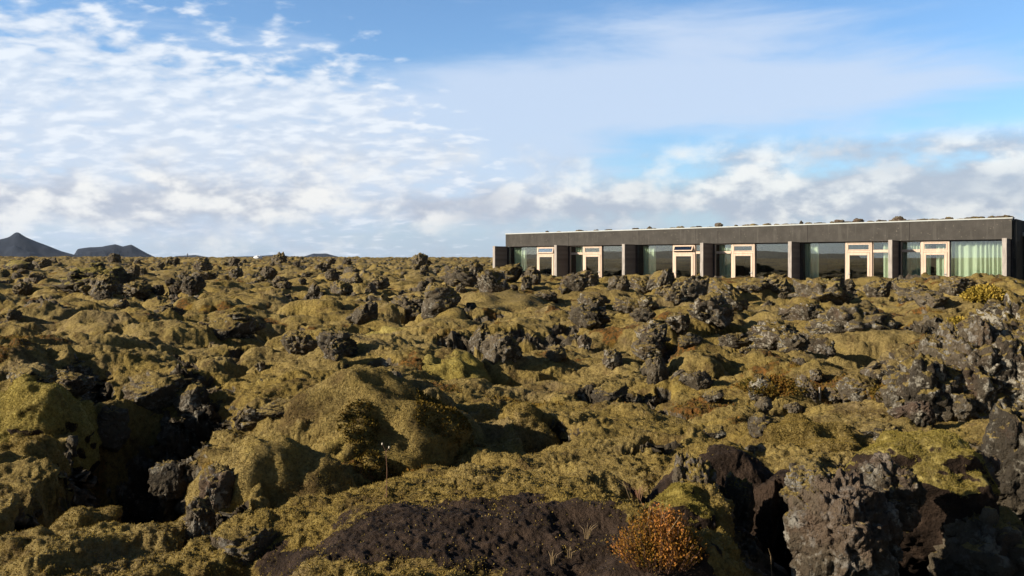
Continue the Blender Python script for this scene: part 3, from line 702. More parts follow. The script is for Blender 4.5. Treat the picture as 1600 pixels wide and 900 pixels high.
# scattered clinker
SHORT = {}
def near_label(px, py, kindword, used):
    best = sorted(PLACED, key=lambda q: (q[0]-px)**2+4*(q[1]-py)**2)
    for q in best[:3]:
        dx, dy = px-q[0], py-q[1]
        rel = ('right of' if dx > 0 else 'left of') if abs(dx) > 1.3*abs(dy) else ('in front of' if dy > 0 else 'behind')
        lab = 'small %s clinker %s the %s' % (kindword, rel, q[2])
        wl_ = lab.split()
        if len(wl_) <= 16 and lab not in used: used.add(lab); return lab
    return None
used = set(); cand = 0; nfar = nnear = 0
while (nnear < 30 or nfar < 120) and cand < 9000:
    cand += 1
    px = rs.uniform(0, 1600); far_ = rs.rand() < .5
    py = 410+rs.rand()**1.25*50 if far_ else rs.uniform(455, 650)
    if px > 765 and py < 445: continue
    if px < 1000 and py > 470 and rs.rand() < .5: continue
    p = ground_at(px, py)
    if p.y > 260 or p.y < 5: continue
    v = float(fbm2(np.array([p.x]), np.array([p.y]), .25, 2, 63)[0])
    if v < .0 and rs.rand() < .8: continue
    w = (.20+.55*rs.rand()**2)*(1+p.y/70.0); h = w*rs.uniform(.40, .75)
    if p.y < 12: w *= .5; h *= .5
    near = p.y < 27
    if near:
        if nnear >= 30: continue
        kw_ = 'dark' if rs.rand() < .5 else 'flecked'; lab = near_label(px, py, kw_, used)
        if lab is None: continue
        nnear += 1; m = B_ if kw_ == 'dark' else I_; grp = 'small clinkers in the near and middle field'
    else:
        if nfar >= 120: continue
        nfar += 1; lab, grp = 'small dark lava clinker half sunk in the moss of the far field', 'small dark clinkers over the far field'; m = L if rs.rand() < .5 else B_
    put_rock('lava_clinker', proto_mesh(rs.randint(12), m), p, w, h, w*.9, tilt=.2, sink=.38, label=lab, cat='rock', group=grp)
print('rocks', time.time()-T0)
#BUILDING
# ------------------------------------------------------------------ the long low building
class MB:
    """collects boxes, prisms and grids into one mesh"""
    def __init__(s): s.v = []; s.f = []
    def box(s, x0, x1, y0, y1, z0, z1):
        n = len(s.v); s.v += [(x, y, z) for z in (z0, z1) for y in (y0, y1) for x in (x0, x1)]
        s.f += [tuple(n+i for i in q) for q in ((0, 2, 3, 1), (4, 5, 7, 6), (0, 1, 5, 4), (2, 6, 7, 3), (0, 4, 6, 2), (1, 3, 7, 5))]; return s
    def hexa(s, pts):
        n = len(s.v); s.v += [tuple(p) for p in pts]
        s.f += [tuple(n+i for i in q) for q in ((0, 2, 3, 1), (4, 5, 7, 6), (0, 1, 5, 4), (2, 6, 7, 3), (0, 4, 6, 2), (1, 3, 7, 5))]; return s
    def frame(s, x0, x1, y0, y1, z0, z1, w, wb=None, wt=None):
        wb = w if wb is None else wb; wt = w if wt is None else wt
        s.box(x0, x0+w, y0, y1, z0, z1); s.box(x1-w, x1, y0, y1, z0, z1)
        s.box(x0+w, x1-w, y0, y1, z1-wt, z1); s.box(x0+w, x1-w, y0, y1, z0, z0+wb); return s
    def tube(s, pts, rads, n=6):
        rings = []
        for i, (p, r) in enumerate(zip(pts, rads)):
            p = Vector(p); d = (Vector(pts[min(i+1, len(pts)-1)])-Vector(pts[max(i-1, 0)])).normalized()
            a = d.orthogonal().normalized(); b = d.cross(a); base = len(s.v)
            s.v += [tuple(p+a*math.cos(6.2832*k/n)*r+b*math.sin(6.2832*k/n)*r) for k in range(n)]; rings.append(base)
        for u, w in zip(rings[:-1], rings[1:]):
            s.f += [(u+k, u+(k+1) % n, w+(k+1) % n, w+k) for k in range(n)]
        s.f.append(tuple(rings[0]+k for k in range(n))[::-1]); s.f.append(tuple(rings[-1]+k for k in range(n))); return s
    def build(s, name, m, parent=None, bevel=0.0, smooth=False):
        me = D.meshes.new(name); me.from_pydata(s.v, [], s.f); me.materials.append(m)
        bm = bmesh.new(); bm.from_mesh(me); bmesh.ops.recalc_face_normals(bm, faces=bm.faces)
        if bevel: bmesh.ops.bevel(bm, geom=bm.edges[:], offset=bevel, segments=1, affect='EDGES')
        if smooth:
            for f in bm.faces: f.smooth = True
        bm.to_mesh(me); bm.free(); o = D.objects.new(name, me); COL.objects.link(o); o.parent = parent; return o
def board_mat(name, c, pitch=.14, var=.35):
    m, t, out = mat(name); o = t.add('ShaderNodeTexCoord').outputs['Object']; q = t.add('ShaderNodeSeparateXYZ', {0: o}).outputs
    zz_ = t.m('DIVIDE', q[2], pitch); fr = t.m('FRACT', zz_); row = t.m('FLOOR', zz_)
    rn = t.add('ShaderNodeTexWhiteNoise', {'W': row}, noise_dimensions='1D').outputs[0]
    gr = t.noise(t.add('ShaderNodeMapping', {'Vector': o, 'Scale': (2.2, 2.2, 30)}).outputs[0], 2.0, 5, .6)
    gap = t.ss(t.m('ABSOLUTE', t.m('SUBTRACT', fr, .5)), .485, .455)
    col = t.mix(t.m('ADD', t.m('MULTIPLY', rn, .5), t.m('MULTIPLY', gr, .5)), tuple(x*(1-var) for x in c), tuple(x*(1+var*1.6) for x in c))
    b = t.add('ShaderNodeBump', {'Height': t.m('ADD', gap, t.m('MULTIPLY', gr, .2)), 'Strength': 1.0, 'Distance': .012}).outputs[0]
    principled(t, out, Base_Color=col, Roughness=.8, Specular_IOR_Level=.25, Normal=b); return m
def stucco():
    m, t, out = mat('dark_stucco'); o = t.add('ShaderNodeTexCoord').outputs['Object']
    n = t.noise(o, 2.0, 4, .55); f = t.noise(o, 55, 3, .7)
    col = t.mix(t.ss(n, .3, .7), (.055, .050, .043), (.074, .067, .058)); col = t.mix(t.m('MULTIPLY', t.ss(f, .5, .34), .7), col, (.022, .019, .017))
    vo = t.add('ShaderNodeTexVoronoi', {'Vector': o, 'Scale': 11.0}).outputs; 
    col = t.mix(t.m('MULTIPLY', t.ss(vo['Distance'], .17, .08), t.ss(t.noise(o, 3.3, 2, .5), .48, .6)), col, (.30, .26, .20))
    q = t.add('ShaderNodeSeparateXYZ', {0: o}).outputs; jn = t.ss(t.m('ABSOLUTE', t.m('SUBTRACT', t.m('FRACT', t.m('DIVIDE', q[0], 4.8)), .5)), .4965, .4985)
    stn = t.ss(t.noise(t.add('ShaderNodeMapping', {'Vector': o, 'Scale': (3.5, 3.5, .25)}).outputs[0], 2.0, 4, .6), .52, .72)
    col = t.mix(t.m('MULTIPLY', stn, .35), col, (.13, .118, .10)); col = t.mix(jn, col, (.02, .018, .016))
    b = t.add('ShaderNodeBump', {'Height': f, 'Strength': .7, 'Distance': .012}).outputs[0]
    principled(t, out, Base_Color=col, Roughness=.95, Specular_IOR_Level=.15, Normal=b); return m
def glass_mat(name='window_glass', tint=(.90, .94, .91), refl=.125):
    m, t, out = mat(name)
    fr = t.add('ShaderNodeFresnel', {'IOR': 1.5}).outputs[0]
    k = t.m('MAXIMUM', fr, refl)
    g_ = t.add('ShaderNodeBsdfGlossy', {'Color': (1, 1, 1, 1), 'Roughness': .004}); tr = t.add('ShaderNodeBsdfTransparent', {'Color': tint+(1,)})
    mx = t.add('ShaderNodeMixShader', {0: k, 1: tr.outputs[0], 2: g_.outputs[0]}); t.l.new(mx.outputs[0], out.inputs[0]); return m
def cloth(name, c):
    m, t, out = mat(name); o = t.add('ShaderNodeTexCoord').outputs['Object']
    n = t.noise(t.add('ShaderNodeMapping', {'Vector': o, 'Scale': (6, 6, .8)}).outputs[0], 2, 4, .5)
    col = t.mix(n, tuple(x*.88 for x in c), tuple(min(1, x*1.1) for x in c))
    d_ = t.add('ShaderNodeBsdfDiffuse', {'Color': col}); tl = t.add('ShaderNodeBsdfTranslucent', {'Color': col})
    mx = t.add('ShaderNodeMixShader', {0: .25, 1: d_.outputs[0], 2: tl.outputs[0]}); t.l.new(mx.outputs[0], out.inputs[0]); return m
STUCCO = stucco(); BOARDS = board_mat('charred_boards', (.125, .105, .095)); LARCH = plain('larch', (.56, .42, .31), .65, .3, .12, 3, .002, 0, (4, 4, .6))
GREYWOOD = plain('weathered_wood', (.33, .29, .25), .8, .2, .22, 3, .003, 0, (5, 5, .8)); DARKPOST = plain('dark_frame', (.05, .042, .038), .6)
WHITE = plain('pale_metal', (.40, .41, .38), .35, .5, .06); GLASS = glass_mat(); CURTAIN = cloth('green_curtain', (.74, .80, .62)); SHEER = cloth('grey_curtain', (.14, .17, .16))
INTW = plain('interior_wall', (.10, .058, .034), .8, .2, .2); INTD = plain('interior_dark', (.035, .035, .030), .8, .2, .3); INTF = plain('interior_floor', (.07, .052, .038), .5); GRAVEL = plain('roof_gravel', (.06, .052, .045), .95, .1, .5, 40, .02)
FB_L, FB_R = 2.572, 2.576; FT_L, FT_R = 3.408, 3.536
def s_at(px, tt):
    """distance along the front where this line of sight meets the plane tt behind it"""
    dx, dy = (px-800)/FPX, 1.0
    # (dx*Y - BL.x)*bn.x + (Y - BL.y)*bn.y = -tt
    Yd = (-tt+BL.x*bn.x+BL.y*bn.y)/(dx*bn.x+dy*bn.y)
    return (dx*Yd-BL.x)*bd.x+(Yd-BL.y)*bd.y
def px_of(s_, tt):
    p = BL+bd*s_-bn*tt; return 800+FPX*p.x/p.y
GT, FT = .20, -1.15
fin_px = [770, 866, 972, 1094, 1231.5, 1388, 1566]
fin_s = [s_at(p, FT) for p in fin_px]
print('fin s', [round(x, 2) for x in fin_s], 'base px', [round(px_of(x+.16, GT), 1) for x in fin_s])
bang = math.atan2(bd.y, bd.x)
B = empty('hotel_building', BL, bang, label='long low dark building with six glazed rooms and lava rocks on its flat roof', cat='building')
LEN = BLEN; DEP = 11.0
# band under the roof edge, a slightly deeper one towards the right
MB().hexa([(0, 0, FB_L), (LEN, 0, FB_R), (0, .16, FB_L), (LEN, .16, FB_R), (0, 0, FT_L-.05), (LEN, 0, FT_R-.05), (0, .16, FT_L-.05), (LEN, .16, FT_R-.05)]).build('fascia', STUCCO, B, .006)
m_ = MB()
m_.hexa([(-.03, -.03, FT_L-.05), (LEN+.03, -.03, FT_R-.05), (-.03, .22, FT_L-.05), (LEN+.03, .22, FT_R-.05), (-.03, -.03, FT_L+.005), (LEN+.03, -.03, FT_R+.005), (-.03, .22, FT_L+.005), (LEN+.03, .22, FT_R+.005)])
m_.build('roof_flashing', WHITE, B)
rf_ = MB().hexa([(.003, .163, FB_L+.02), (LEN-.003, .163, FB_R+.02), (.003, DEP, FB_L+.02), (LEN-.003, DEP, FB_R+.02), (.003, .163, FT_L-.10), (LEN-.003, .163, FT_R-.10), (.003, DEP, FT_L-.10), (LEN-.003, DEP, FT_R-.10)]).build('roof', GRAVEL, B)
BZ = -.3
# side and rear walls
MB().box(LEN-.0, LEN+.14, .2, DEP, BZ, FT_R-.06).build('wall', STUCCO, B)
MB().box(-.14, 0, .5, DEP, BZ, FT_L-.06).build('wall', STUCCO, B)
MB().box(0, LEN, DEP, DEP+.2, BZ, FT_L-.06).build('wall', STUCCO, B)
MB().box(.01, LEN-.01, .1, DEP, BZ, FLOOR_Z-.01).build('floor_slab', INTF, B)
MB().box(.02, LEN-.02, 4.4, 4.5, FLOOR_Z, 2.58).build('interior_wall', INTD, B)
# fins
for i, s0 in enumerate(fin_s):
    f_ = MB().box(s0+.02, s0+.14, FT+.06, GT+.02, BZ, FB_L+.02-.0).build('partition_wall', BOARDS, B)
    MB().box(s0-.01, s0+.17, FT, FT+.06, BZ, FB_L+.03).build('edge_board', GREYWOOD, f_, .006)
    MB().box(s0+.142, s0+.22, GT-.08, GT+.02, BZ, FB_L-.01).build('corner_post', DARKPOST, f_)
    if 0 < i < 6: MB().box(s0+.03, s0+.13, GT+.021, 4.39, BZ+.001, 2.581).build('room_divider', INTW if i % 2 else INTD, B)
MB().box(LEN-.02, LEN+.0, GT, .5, BZ, 2.56).build('end_post', DARKPOST, B)
HEAD = 2.555; BARZ = 2.04; BARH = .13; SILL = FLOOR_Z
def pane(parent, x0, x1, z0, z1, y=GT+.03, m=None):
    return MB().box(x0, x1, y, y+.012, z0, z1).build('pane', m or GLASS, parent)
def window(x0, x1, bar):
    w = MB(); w.frame(x0, x1, GT-.01, GT+.07, SILL, HEAD, .045, .10, .035)
    if bar: w.box(x0+.045, x1-.045, GT-.035, GT+.068, BARZ, BARZ+BARH)
    o = w.build('window', LARCH if bar else DARKPOST, B, 0)
    if bar: pane(o, x0+.046, x1-.046, BARZ+BARH+.002, HEAD-.037); pane(o, x0+.046, x1-.046, SILL+.102, BARZ-.002)
    else:
        pane(o, x0+.046, x1-.046, SILL+.102, HEAD-.037)
        MB().box(x0+.05, x1-.05, GT-.05, GT-.012, SILL+.0, SILL+.09).build('sill', LARCH, o)
    return o
def door(x0, x1, vent, hinge, ajar=0.0):
    w = MB(); y0, y1 = GT-.07, GT+.07
    w.frame(x0, x1, y0, y1, SILL, HEAD+.0, .085, .05, .07); w.box(x0+.085, x1-.085, y0, y1, BARZ, BARZ+.085)
    o = w.build('door', LARCH, B, .006)
    lx0, lx1 = x0+.095, x1-.095
    lf = MB().frame(lx0, lx1, GT-.095, GT-.025, SILL+.06, BARZ-.01, .115, .20, .12).build('door_leaf', LARCH, o, .005)
    pane(lf, lx0+.116, lx1-.116, SILL+.262, BARZ-.132, GT-.06)
    hx = lx0+.055 if hinge else lx1-.055
    MB().tube([(hx, GT-.097, 1.02), (hx, GT-.15, 1.02), (hx+(.10 if hinge else -.10), GT-.15, 1.02)], [.011]*3, 8).box(hx-.02, hx+.02, GT-.105, GT-.096, .93, 1.10).build('door_handle', WHITE, lf)
    # vent light over the door
    vz0, vz1 = BARZ+.095, HEAD-.08; vt = MB().frame(x0+.09, x1-.09, -.055, .0, vz0-vz1, 0, .055).build('vent_window', LARCH, o, .004)
    vt.location = (0, GT-.03, vz1); vt.rotation_euler.x = -R(vent)
    MB().box(x0+.146, x1-.146, -.03, -.02, vz0-vz1+.056, -.056).build('pane', GLASS, vt)
    return o
def curtain(x0, x1, label, m=CURTAIN, amp=.06, per=.17, seed=0, y=GT+.30, group=None):
    r_ = np.random.RandomState(seed); n = int((x1-x0)/.018)+2; xs = np.linspace(x0, x1, n); ph = np.cumsum(1+.45*np.sin(np.linspace(0, 9, n)*r_.uniform(.6, 1.4)+r_.rand()*6))*(x1-x0)/n*6.283/per/1.0
    zs = np.linspace(SILL+.03, HEAD-.02, 14); v = []
    for k, z_ in enumerate(zs):
        fl = 1.15-.35*k/13; v += [(xs[i]+.012*math.sin(ph[i]*.5+k*.2), y+amp*fl*math.sin(ph[i])+.012*math.sin(ph[i]*.37+k*.35), z_) for i in range(n)]
    v = np.array(v); id_ = np.arange(14*n).reshape(14, n); f = np.stack([id_[:-1, :-1], id_[:-1, 1:], id_[1:, 1:], id_[1:, :-1]], -1).reshape(-1, 4)
    o = link_mesh('curtain', v, f, m); o.location = BL; o.rotation_euler.z = bang
    sm_ = o.modifiers.new('thick', 'SOLIDIFY'); sm_.thickness = .004
    return tag(o, label=label, cat='curtain')
S = lambda p: s_at(p, GT)
def rooms():
    L0 = [x+.22 for x in fin_s]; R0 = [x-.0 for x in fin_s[1:]]
    splits = [(840, 868, 0), (912, 941, 1), (1052, 1086.5, 0), (1144, 1180, 1), (1321.5, 1363, 0), (1440, 1484, 1)]
    vents = [14, 0, 30, 0, 0, 0]
    for i, (a, b, mir) in enumerate(splits):
        l, r = L0[i], R0[i]; a, b = S(a), S(b)
        window(l, a-.002, bool(mir)); door(a, b, vents[i], not mir); window(b+.002, r+.02, not mir)
rooms()
curtain(S(799), S(818), 'green curtain drawn aside behind the glass at the left end of the first room', seed=1)
curtain(S(895), S(911), 'green curtain behind the narrow window left of the second door', seed=2)
curtain(S(1001), S(1020), 'green curtain gathered at the left end of the third room', seed=3)
curtain(S(1120), S(1143), 'green curtain behind the narrow window left of the fourth door', seed=4)
curtain(S(1254), S(1276), 'green curtain gathered at the left end of the fifth room', seed=5)
curtain(S(1377), S(1402), 'sunlit pale green curtain behind the narrow window right of the fifth door', seed=6)
curtain(S(1408), S(1452), 'shaded grey green curtain behind the narrow window left of the sixth door', seed=7, m=CURTAIN)
curtain(S(1460), S(1579), 'wide closed pale green curtain filling the big window of the sixth room', seed=8, amp=.075, per=.22)
# dark screen on the wall of the second room
tv = empty('television', BL+bd*(S(930))-bn*4.2+Vector((0, 0, 1.15)), bang, label='black flat television on the dark wall inside the second room', cat='television')
MB().box(-.62, .62, .08, .14, -.38, .38).build('casing', plain('black_plastic', (.006, .006, .006), .3), tv, .008); MB().box(-.59, .59, .074, .079, -.34, .35).build('screen', plain('screen_glass', (.004, .004, .005), .15, .5), tv)
# glazed link beyond the right end
MB().box(LEN+.145, LEN+14, 2.2, 9, 2.78, 2.90).build('link_roof', STUCCO, B)
MB().box(LEN+.145, LEN+14, 2.10, 2.19, 2.76, 2.93).build('link_cap', WHITE, B)
for k in range(5):
    x0 = LEN+.16+k*2.3; w = MB().frame(x0, x0+2.28, 2.24, 2.32, BZ, 2.76, .05).build('window', DARKPOST, B); pane(w, x0+.051, x0+2.229, BZ+.06, 2.70, 2.27)
o = curtain(LEN+.2, LEN+11, 'dark green curtain behind the glazed link at the right edge of the picture', seed=9, y=2.8, per=.25)
# rocks on the roof
def roof_rock(px, wpx, hpx, i, m, label, group=None, tt=.6):
    s_ = s_at(px, tt); k = (BL+bd*s_-bn*tt).y/FPX; z_ = FT_L+(FT_R-FT_L)*s_/LEN-.10
    p = BL+bd*s_-bn*tt; p.z = z_; w = wpx*k; h = hpx*k+.10
    return put_rock('roof_rock', proto_mesh(i, m), p, w, h, w*.8, sink=.02, label=label, cat='rock', group=group)
roof_rock(1405, 19, 8, 3, W_, 'largest brown lava rock on the roof edge, above the sixth room', tt=.55)
roof_rock(1413, 12, 4, 5, B_, 'dark flat rock against the right side of the largest roof rock')
roof_rock(1123, 13, 7, 6, W_, 'reddish lone lava rock on the roof over the gap between third and fourth rooms')
roof_rock(1312, 16, 6, 1, W_, 'brown roof rock left of the rubble heap above the fifth room')
roof_rock(1341, 20, 7, 2, W_, 'heap of brown lava on the roof above the fifth door')
roof_rock(1571, 14, 5, 7, B_, 'dark roof rock nearest the right corner of the roof')
roof_rock(1252, 8, 6, 8, B_, 'pointed dark roof rock above the fifth room curtain')
roof_rock(1015, 14, 5, 9, B_, 'dark roof rock above the third room')
roof_rock(907, 20, 3, 10, B_, 'long flat roof rock above the second room')
roof_rock(855, 7, 3, 11, B_, 'tiny dark roof rock above the first door')
rs2 = np.random.RandomState(4); gx = 800
while gx < 1575:
    dens = .35 if gx < 1000 else 1.0
    if rs2.rand() < dens:
        k = 1+(gx-800)/1000
        roof_rock(gx+rs2.uniform(-3, 3), rs2.uniform(7, 14)*k, rs2.uniform(1.5, 3.3)*k**.8, rs2.randint(12), B_ if rs2.rand() < .7 else L, 'low dark lava stone in the uneven row along the roof edge', 'low lava stones along the roof edge', tt=rs2.uniform(.4, 1.2))
    gx += rs2.uniform(10, 19)*(1.4 if gx < 1000 else 1)
print('building', time.time()-T0)

# ------------------------------------------------------------------ plants and small things
def leaf_mat(name, ca, cb, cc_):
    m, t, out = mat(name); k = t.add('ShaderNodeAttribute', attribute_name='tint').outputs['Fac']
    col = t.mix(t.ss(k, .0, .5), ca, cb); col = t.mix(t.ss(k, .5, 1.0), col, cc_)
    d_ = t.add('ShaderNodeBsdfDiffuse', {'Color': col}); tl = t.add('ShaderNodeBsdfTranslucent', {'Color': col})
    mx = t.add('ShaderNodeMixShader', {0: .2, 1: d_.outputs[0], 2: tl.outputs[0]}); t.l.new(mx.outputs[0], out.inputs[0]); return m
HEATH = leaf_mat('heath_leaves', (.045, .045, .012), (.13, .085, .018), (.20, .095, .022))
HEATH_O = leaf_mat('orange_heath_leaves', (.065, .058, .014), (.23, .110, .020), (.38, .155, .042))
YELL = leaf_mat('yellow_leaves', (.16, .12, .022), (.30, .21, .035), (.40, .28, .06))
STRAW = plain('straw', (.30, .21, .11), .7, .2, .2, 20); TWIG = plain('twig', (.16, .085, .05), .8, .2, .3, 20)
FROND = leaf_mat('moss_fronds', (.11, .075, .022), (.215, .150, .038), (.320, .236, .076))
def leaves(pts, nrm, L0, L1, wid, seed, tint, spread=.7):
    """one little pointed leaf per point"""
    r_ = np.random.RandomState(seed); n = len(pts); d = nrm+spread*r_.normal(size=(n, 3)); d /= np.linalg.norm(d, axis=1)[:, None]
    sd = np.cross(d, r_.normal(size=(n, 3))); sd /= np.linalg.norm(sd, axis=1)[:, None]; Ln = r_.uniform(L0, L1, n)[:, None]; w = Ln*wid
    a = pts; b = pts+d*Ln*.55+sd*w; c = pts+d*Ln; e = pts+d*Ln*.55-sd*w
    return np.stack([a, b, c, e], 1).reshape(-1, 3), np.arange(4*n).reshape(n, 4), np.repeat(tint, 4)
def bush(name, loc, w, h, dpt, n_sprig, seed, m, label, cat, leaf=(.008, .014), straws=0, twig=True, lean=0.0):
    r_ = np.random.RandomState(seed); root = empty(name, loc, 0, label=label, cat=cat); pts, nr, ti = [], [], []; tw = MB()
    for i in range(n_sprig):
        a = r_.rand()*6.283; u = r_.rand()**.5; q = np.array([math.cos(a)*u, math.sin(a)*u]); hh = h*(1-u*u*.75)*r_.uniform(.72, 1.1)
        b0 = np.array([q[0]*w*.32, q[1]*dpt*.32, -.02]); tip = np.array([q[0]*w*.5*r_.uniform(.85, 1.12)+lean*hh, q[1]*dpt*.5, hh]); ns = max(5, int(hh/.011))
        base_t = .25+.35*r_.rand()+.25*math.sin(q[0]*5+1)
        for k in range(ns):
            f_ = .30+.70*(k+r_.rand())/ns; p_ = b0+(tip-b0)*f_; pts.append(p_+r_.normal(size=3)*.005); nr.append((tip-b0)/(np.linalg.norm(tip-b0)+1e-6)); ti.append(base_t+.35*f_-.15+.18*r_.randn())
        if twig and i % 4 == 0: tw.tube([b0, b0+(tip-b0)*.5, tip], [.0022, .0016, .0008], 4)
    v, f, tt = leaves(np.array(pts), np.array(nr), leaf[0], leaf[1], .30, seed, np.clip(np.array(ti), 0, 1)); link_mesh('foliage', v, f, m, root, False, {'tint': tt})
    if twig: tw.build('stems', TWIG, root)
    if straws:
        st = MB()
        for i in range(straws):
            x0, y0 = r_.normal()*w*.10, r_.normal()*dpt*.1; dx, dy = r_.normal()*.03, r_.normal()*.03; H_ = h*r_.uniform(.95, 1.3)
            st.tube([(x0, y0, .02), (x0+dx*.5, y0+dy*.5, H_*.6), (x0+dx*1.6, y0+dy, H_)], [.0018, .0014, .0007], 4)
        st.build('dry_stalks', STRAW, root)
    return root
def surf(px, py, rmin=2.4): 
    return ground_at(px, py, rmin)
pb = surf(1030, 876)
bush('heath_bush', pb, .345, .19, .28, 820, 3, HEATH_O, 'orange and green heath bush with pale dry stalks on the dark soil, bottom centre right', 'bush', (.007, .013), straws=6)
def tuft(px, py, n, h, label, Yd=None, spread=.5, m=STRAW, name='grass_tuft', cat='grass tuft', seed=0, lean=0):
    r_ = np.random.RandomState(seed+7); p = surf(px, py) if Yd is None else at(px, py, Yd); st = MB()
    for i in range(n):
        a = r_.rand()*6.283; l_ = h*r_.uniform(.6, 1.1); o_ = spread*r_.rand(); dx, dy = math.cos(a)*o_*l_+lean*l_, math.sin(a)*o_*l_
        st.tube([(dx*.1, dy*.1, -.03), (dx*.45, dy*.45, l_*.6), (dx, dy, l_*.9)], [.0016, .0013, .0005], 4)
    o = st.build(name, m, None); o.location = p; return tag(o, label=label, cat=cat)
tuft(998, 782, 22, .085, 'reddish dry grass tuft on the moss left of the mossy knoll', m=plain('red_straw', (.36, .20, .12), .8), spread=.8, seed=1)
tuft(990, 780, 3, .16, 'three long pale straws leaning left from the reddish tuft', name='straw_stalk', cat='stalk', spread=.15, lean=-.9, seed=2)
tuft(917, 842, 9, .07, 'small pale grass tuft on the dark soil left of the orange bush', spread=.9, seed=3)
tuft(862, 882, 9, .06, 'small pale grass tuft low on the dark soil below the picture middle', spread=.9, seed=4)
tuft(890, 870, 6, .04, 'tiny straw sprout between the two pale tufts on the soil', spread=1.0, seed=5)
# tall bare stalk with two pale seed heads
p = surf(604, 772); r0 = empty('dry_stalk', p, 0, label='tall thin stalk with two white seed heads right of the big mound', cat='stalk')
hs = 78*p.y/FPX
MB().tube([(0, 0, -.02), (.002, 0, hs*.5), (-.004, 0, hs*.86)], [.0022, .0018, .0012], 6).tube([(-.004, 0, hs*.86), (-.02, 0, hs)], [.0015, .001], 5).tube([(-.004, 0, hs*.84), (.012, 0, hs*.93)], [.0015, .001], 5).build('stem', TWIG, r0)
for q in ((-.02, 0, hs), (.012, 0, hs*.93)):
    v, f = ico(2); o = link_mesh('seed_head', v*np.array([.0042, .0042, .006])*(1+.25*n3(v[:, 0]*3, v[:, 1]*3, v[:, 2]*3, 4))[:, None], f, plain('seed_white', (.5, .44, .34), .9) if q[0] < 0 else D.materials['seed_white'], r0); o.location = q
# stake and stick
def stick(px, py, Hpx, name, label, cat, rad, mt, lean=(0, 0)):
    p = surf(px, py); h = Hpx*p.y/FPX; m_ = MB(); m_.box(-rad, rad, -rad, rad, -.1, h*.96)
    n = len(m_.v); m_.v += [(-rad, -rad, h*.96), (rad, -rad, h*.96), (-rad, rad, h*.96), (rad, rad, h*.96), (-rad*.3, -rad*.3, h), (rad*.3, -rad*.3, h), (-rad*.3, rad*.3, h), (rad*.3, rad*.3, h)]
    m_.f += [tuple(n+i for i in q) for q in ((4, 5, 7, 6), (0, 1, 5, 4), (2, 6, 7, 3), (0, 4, 6, 2), (1, 3, 7, 5))]
    o = m_.build(name, mt, None, .0); o.location = p; o.rotation_euler = (lean[1], lean[0], .4); return tag(o, label=label, cat=cat)
stick(1281, 626, 19, 'wooden_stake', 'short grey wooden stake standing in moss beside the pale pink crusted spike', 'stake', .008, plain('old_stake', (.22, .19, .15), .9))
tuft(1207, 892, 1, .15, 'thin pale stick poking up in the black gap left of the big block', Yd=3.7, name='twig_stick', cat='stick', spread=.1, lean=-.2, seed=6)
# far things
pp = Vector(((293-800)/FPX*330, 330, EYE-(405-HY)/FPX*330-.8)); hp_ = 3.0
post = empty('marker_post', pp, 0, label='thin dark post on the horizon between the flat hill and the low blue hills', cat='post')
MB().tube([(0, 0, 0), (0, 0, hp_)], [.16, .10], 8).build('pole', DARKPOST, post); MB().box(-.35, .35, -.05, .05, hp_*.78, hp_*.84).build('crossbar', DARKPOST, post)
V, F = crag(777, 4, 5, (1.7, 1.3, .95), .7, .35)
o = link_mesh('white_boulder', V, F, plain('white_rock', (.78, .78, .76), .8, .2, .15, 3)); o.location = at(403, 407.0, 170); tag(o, label='small bright white boulder on the far edge of the lava field', cat='rock')
# yellow shrubs near the right edge
def shrub_at(px, py, w_px, h_px, seed, label, n=260, m=YELL, name='low_shrub', dep=1.0, off=.0):
    p = surf(px, py); k = p.y/FPX; w = w_px*k; h = h_px*k
    return bush(name, p+Vector((0, off, -.05*h)), w, h, w*dep, n, seed, m, label, 'shrub', (.02*p.y/9, .035*p.y/9), twig=False)
shrub_at(1540, 470, 75, 24, 11, 'bright yellow autumn shrub below the end of the building', 420)
shrub_at(1500, 512, 50, 14, 12, 'low yellow shrub on the moss left of the highest crag', 260)
shrub_at(1205, 612, 120, 24, 13, 'olive brown heath bush in the moss left of the wooden stake', 420, HEATH, 'heath_bush')
shrub_at(1385, 622, 60, 22, 14, 'olive heath bush at the foot of the round spotted rock', 260, HEATH, 'heath_bush')
# heath and moss fronds growing on the ground
rg3 = np.random.RandomState(9); Nn = normals(P); PV = P.reshape(-1, 3); NV = Nn.reshape(-1, 3)
def pick(n, r0_, r1_, wfun, seed):
    r_ = np.random.RandomState(seed); i0, i1 = np.searchsorted(RR, r0_), np.searchsorted(RR, r1_); ii = r_.randint(i0, i1, n); jj_ = r_.randint(col0, col0+nd, n); id_ = ii*NA+jj_
    keep = r_.rand(n) < wfun(id_); return id_[keep]
id_ = pick(90000, 3, 15, lambda q: sstep(.34, .6, rust[q])*(1-rock[q])*(1-soil[q]), 1)
pts = PV[id_].astype(np.float64)+np.random.RandomState(2).normal(size=(len(id_), 3))*.006; sc_ = 1+np.hypot(pts[:, 0], pts[:, 1])/8
v, f, tt = leaves(pts, NV[id_]+np.array([0, 0, .6]), .016, .034, .28, 5, np.clip(.45+.3*n2(pts[:, 0]*3, pts[:, 1]*3, 8)+.2*np.random.RandomState(4).normal(size=len(id_)), 0, 1), .55)
tag(link_mesh('heath_ground_cover', v, f, HEATH, None, False, {'tint': tt}), kind='stuff', label='rusty orange heath leaves spread through the moss', cat='heath')
id_ = pick(520000, 2.5, 12, lambda q: (1-rock[q])*(1-soil[q]*.97), 3)
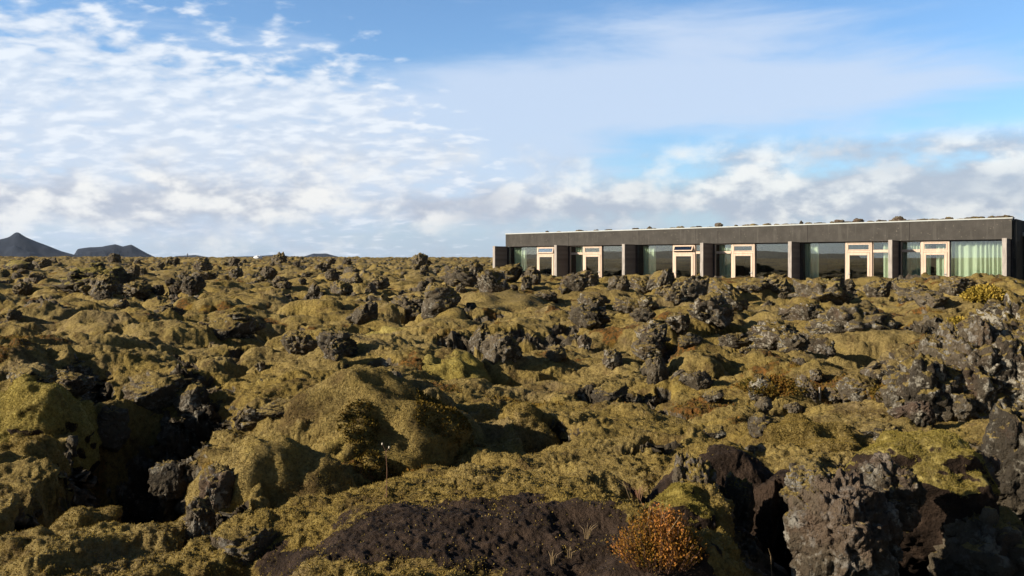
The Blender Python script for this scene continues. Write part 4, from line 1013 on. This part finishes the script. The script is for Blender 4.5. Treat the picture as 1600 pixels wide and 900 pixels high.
def fronds(pts, nv, seed, n, s_=1.0):
    r_ = np.random.RandomState(seed); pts = pts+r_.normal(size=(n, 3))*.002; d_ = np.hypot(pts[:, 0], pts[:, 1])
    v, f, tt = leaves(pts-nv*.002, nv*1.3, .0050*s_, .0105*s_, .26, seed, np.clip(.52+.30*n3(pts[:, 0]*2.6, pts[:, 1]*2.6, pts[:, 2]*2.6, 18)+.16*n3(pts[:, 0]*14, pts[:, 1]*14, pts[:, 2]*14, 19)+.10*r_.normal(size=n), 0, 1), .5); return v, f, tt
v, f, tt = fronds(PV[id_].astype(np.float64), NV[id_], 6, len(id_))
tag(link_mesh('moss_fronds', v, f, FROND, None, False, {'tint': tt}), kind='stuff', label='short shaggy fronds of the olive moss', cat='moss')
FROND_B = leaf_mat('bright_moss_fronds', (.075, .055, .018), (.24, .185, .042), (.38, .31, .085))
for (o, p, n_, Yd, wpx, seed, m) in HUMS:
    if Yd > 9: continue
    r_ = np.random.RandomState(seed); tri = p[n_]; cr = np.cross(tri[:, 1]-tri[:, 0], tri[:, 2]-tri[:, 0]); ar = np.linalg.norm(cr, axis=1); fnn = cr/(ar[:, None]+1e-12)
    if (fnn*tri.mean(1)).sum() < 0: fnn = -fnn
    sv_ = n2(tri[:, 0, 0]*9, tri[:, 0, 1]*9, 5)*.5
    ar = ar*((fnn[:, 2]+sv_ > (-.2 if m is not HUM_S else .58)) & (tri[:, 0, 2] > -.05)); cnt = min(48000, int(wpx*190)); q = r_.choice(len(ar), cnt, p=ar/ar.sum())
    w_ = r_.dirichlet((1, 1, 1), cnt); sb = (tri[q]*w_[:, :, None]).sum(1); n_ = fnn
    v, f, tt = fronds(sb, n_[q], seed+40, cnt, min(1.0, Yd/6.5))
    if seed == 11:
        hs_ = (sb[:, 0] > -.15) & (n3(sb[:, 0]*2.4, sb[:, 1]*2.4, sb[:, 2]*2.4, 31) > -.02); hp2 = sb[hs_][:11000]; hn = n_[q][hs_][:11000]
        hv, hf, ht = leaves(hp2, hn+np.array([0, 0, .4]), .012, .026, .28, 77, np.clip(.42+.35*n3(hp2[:, 0]*4, hp2[:, 1]*4, hp2[:, 2]*4, 32)+.15*r_.normal(size=len(hp2)), 0, 1), .6); link_mesh('heath', hv, hf, HEATH, o, False, {'tint': ht})['kind'] = 'stuff'
    link_mesh('fronds', v, f, FROND if m is HUM else FROND_B, o, False, {'tint': tt})['kind'] = 'stuff'
print('plants', time.time()-T0)

# the air: even thin haze between here and the hills
hz, t, out = mat('haze_air')
pv = t.add('ShaderNodeVolumePrincipled', {'Color': (.62, .74, .95, 1), 'Density': .000022, 'Anisotropy': .2}); t.l.new(pv.outputs[0], out.inputs[1])
tag(MB().box(-17000, 17000, -17000, 17000, -6, 700).build('haze', hz), kind='stuff')
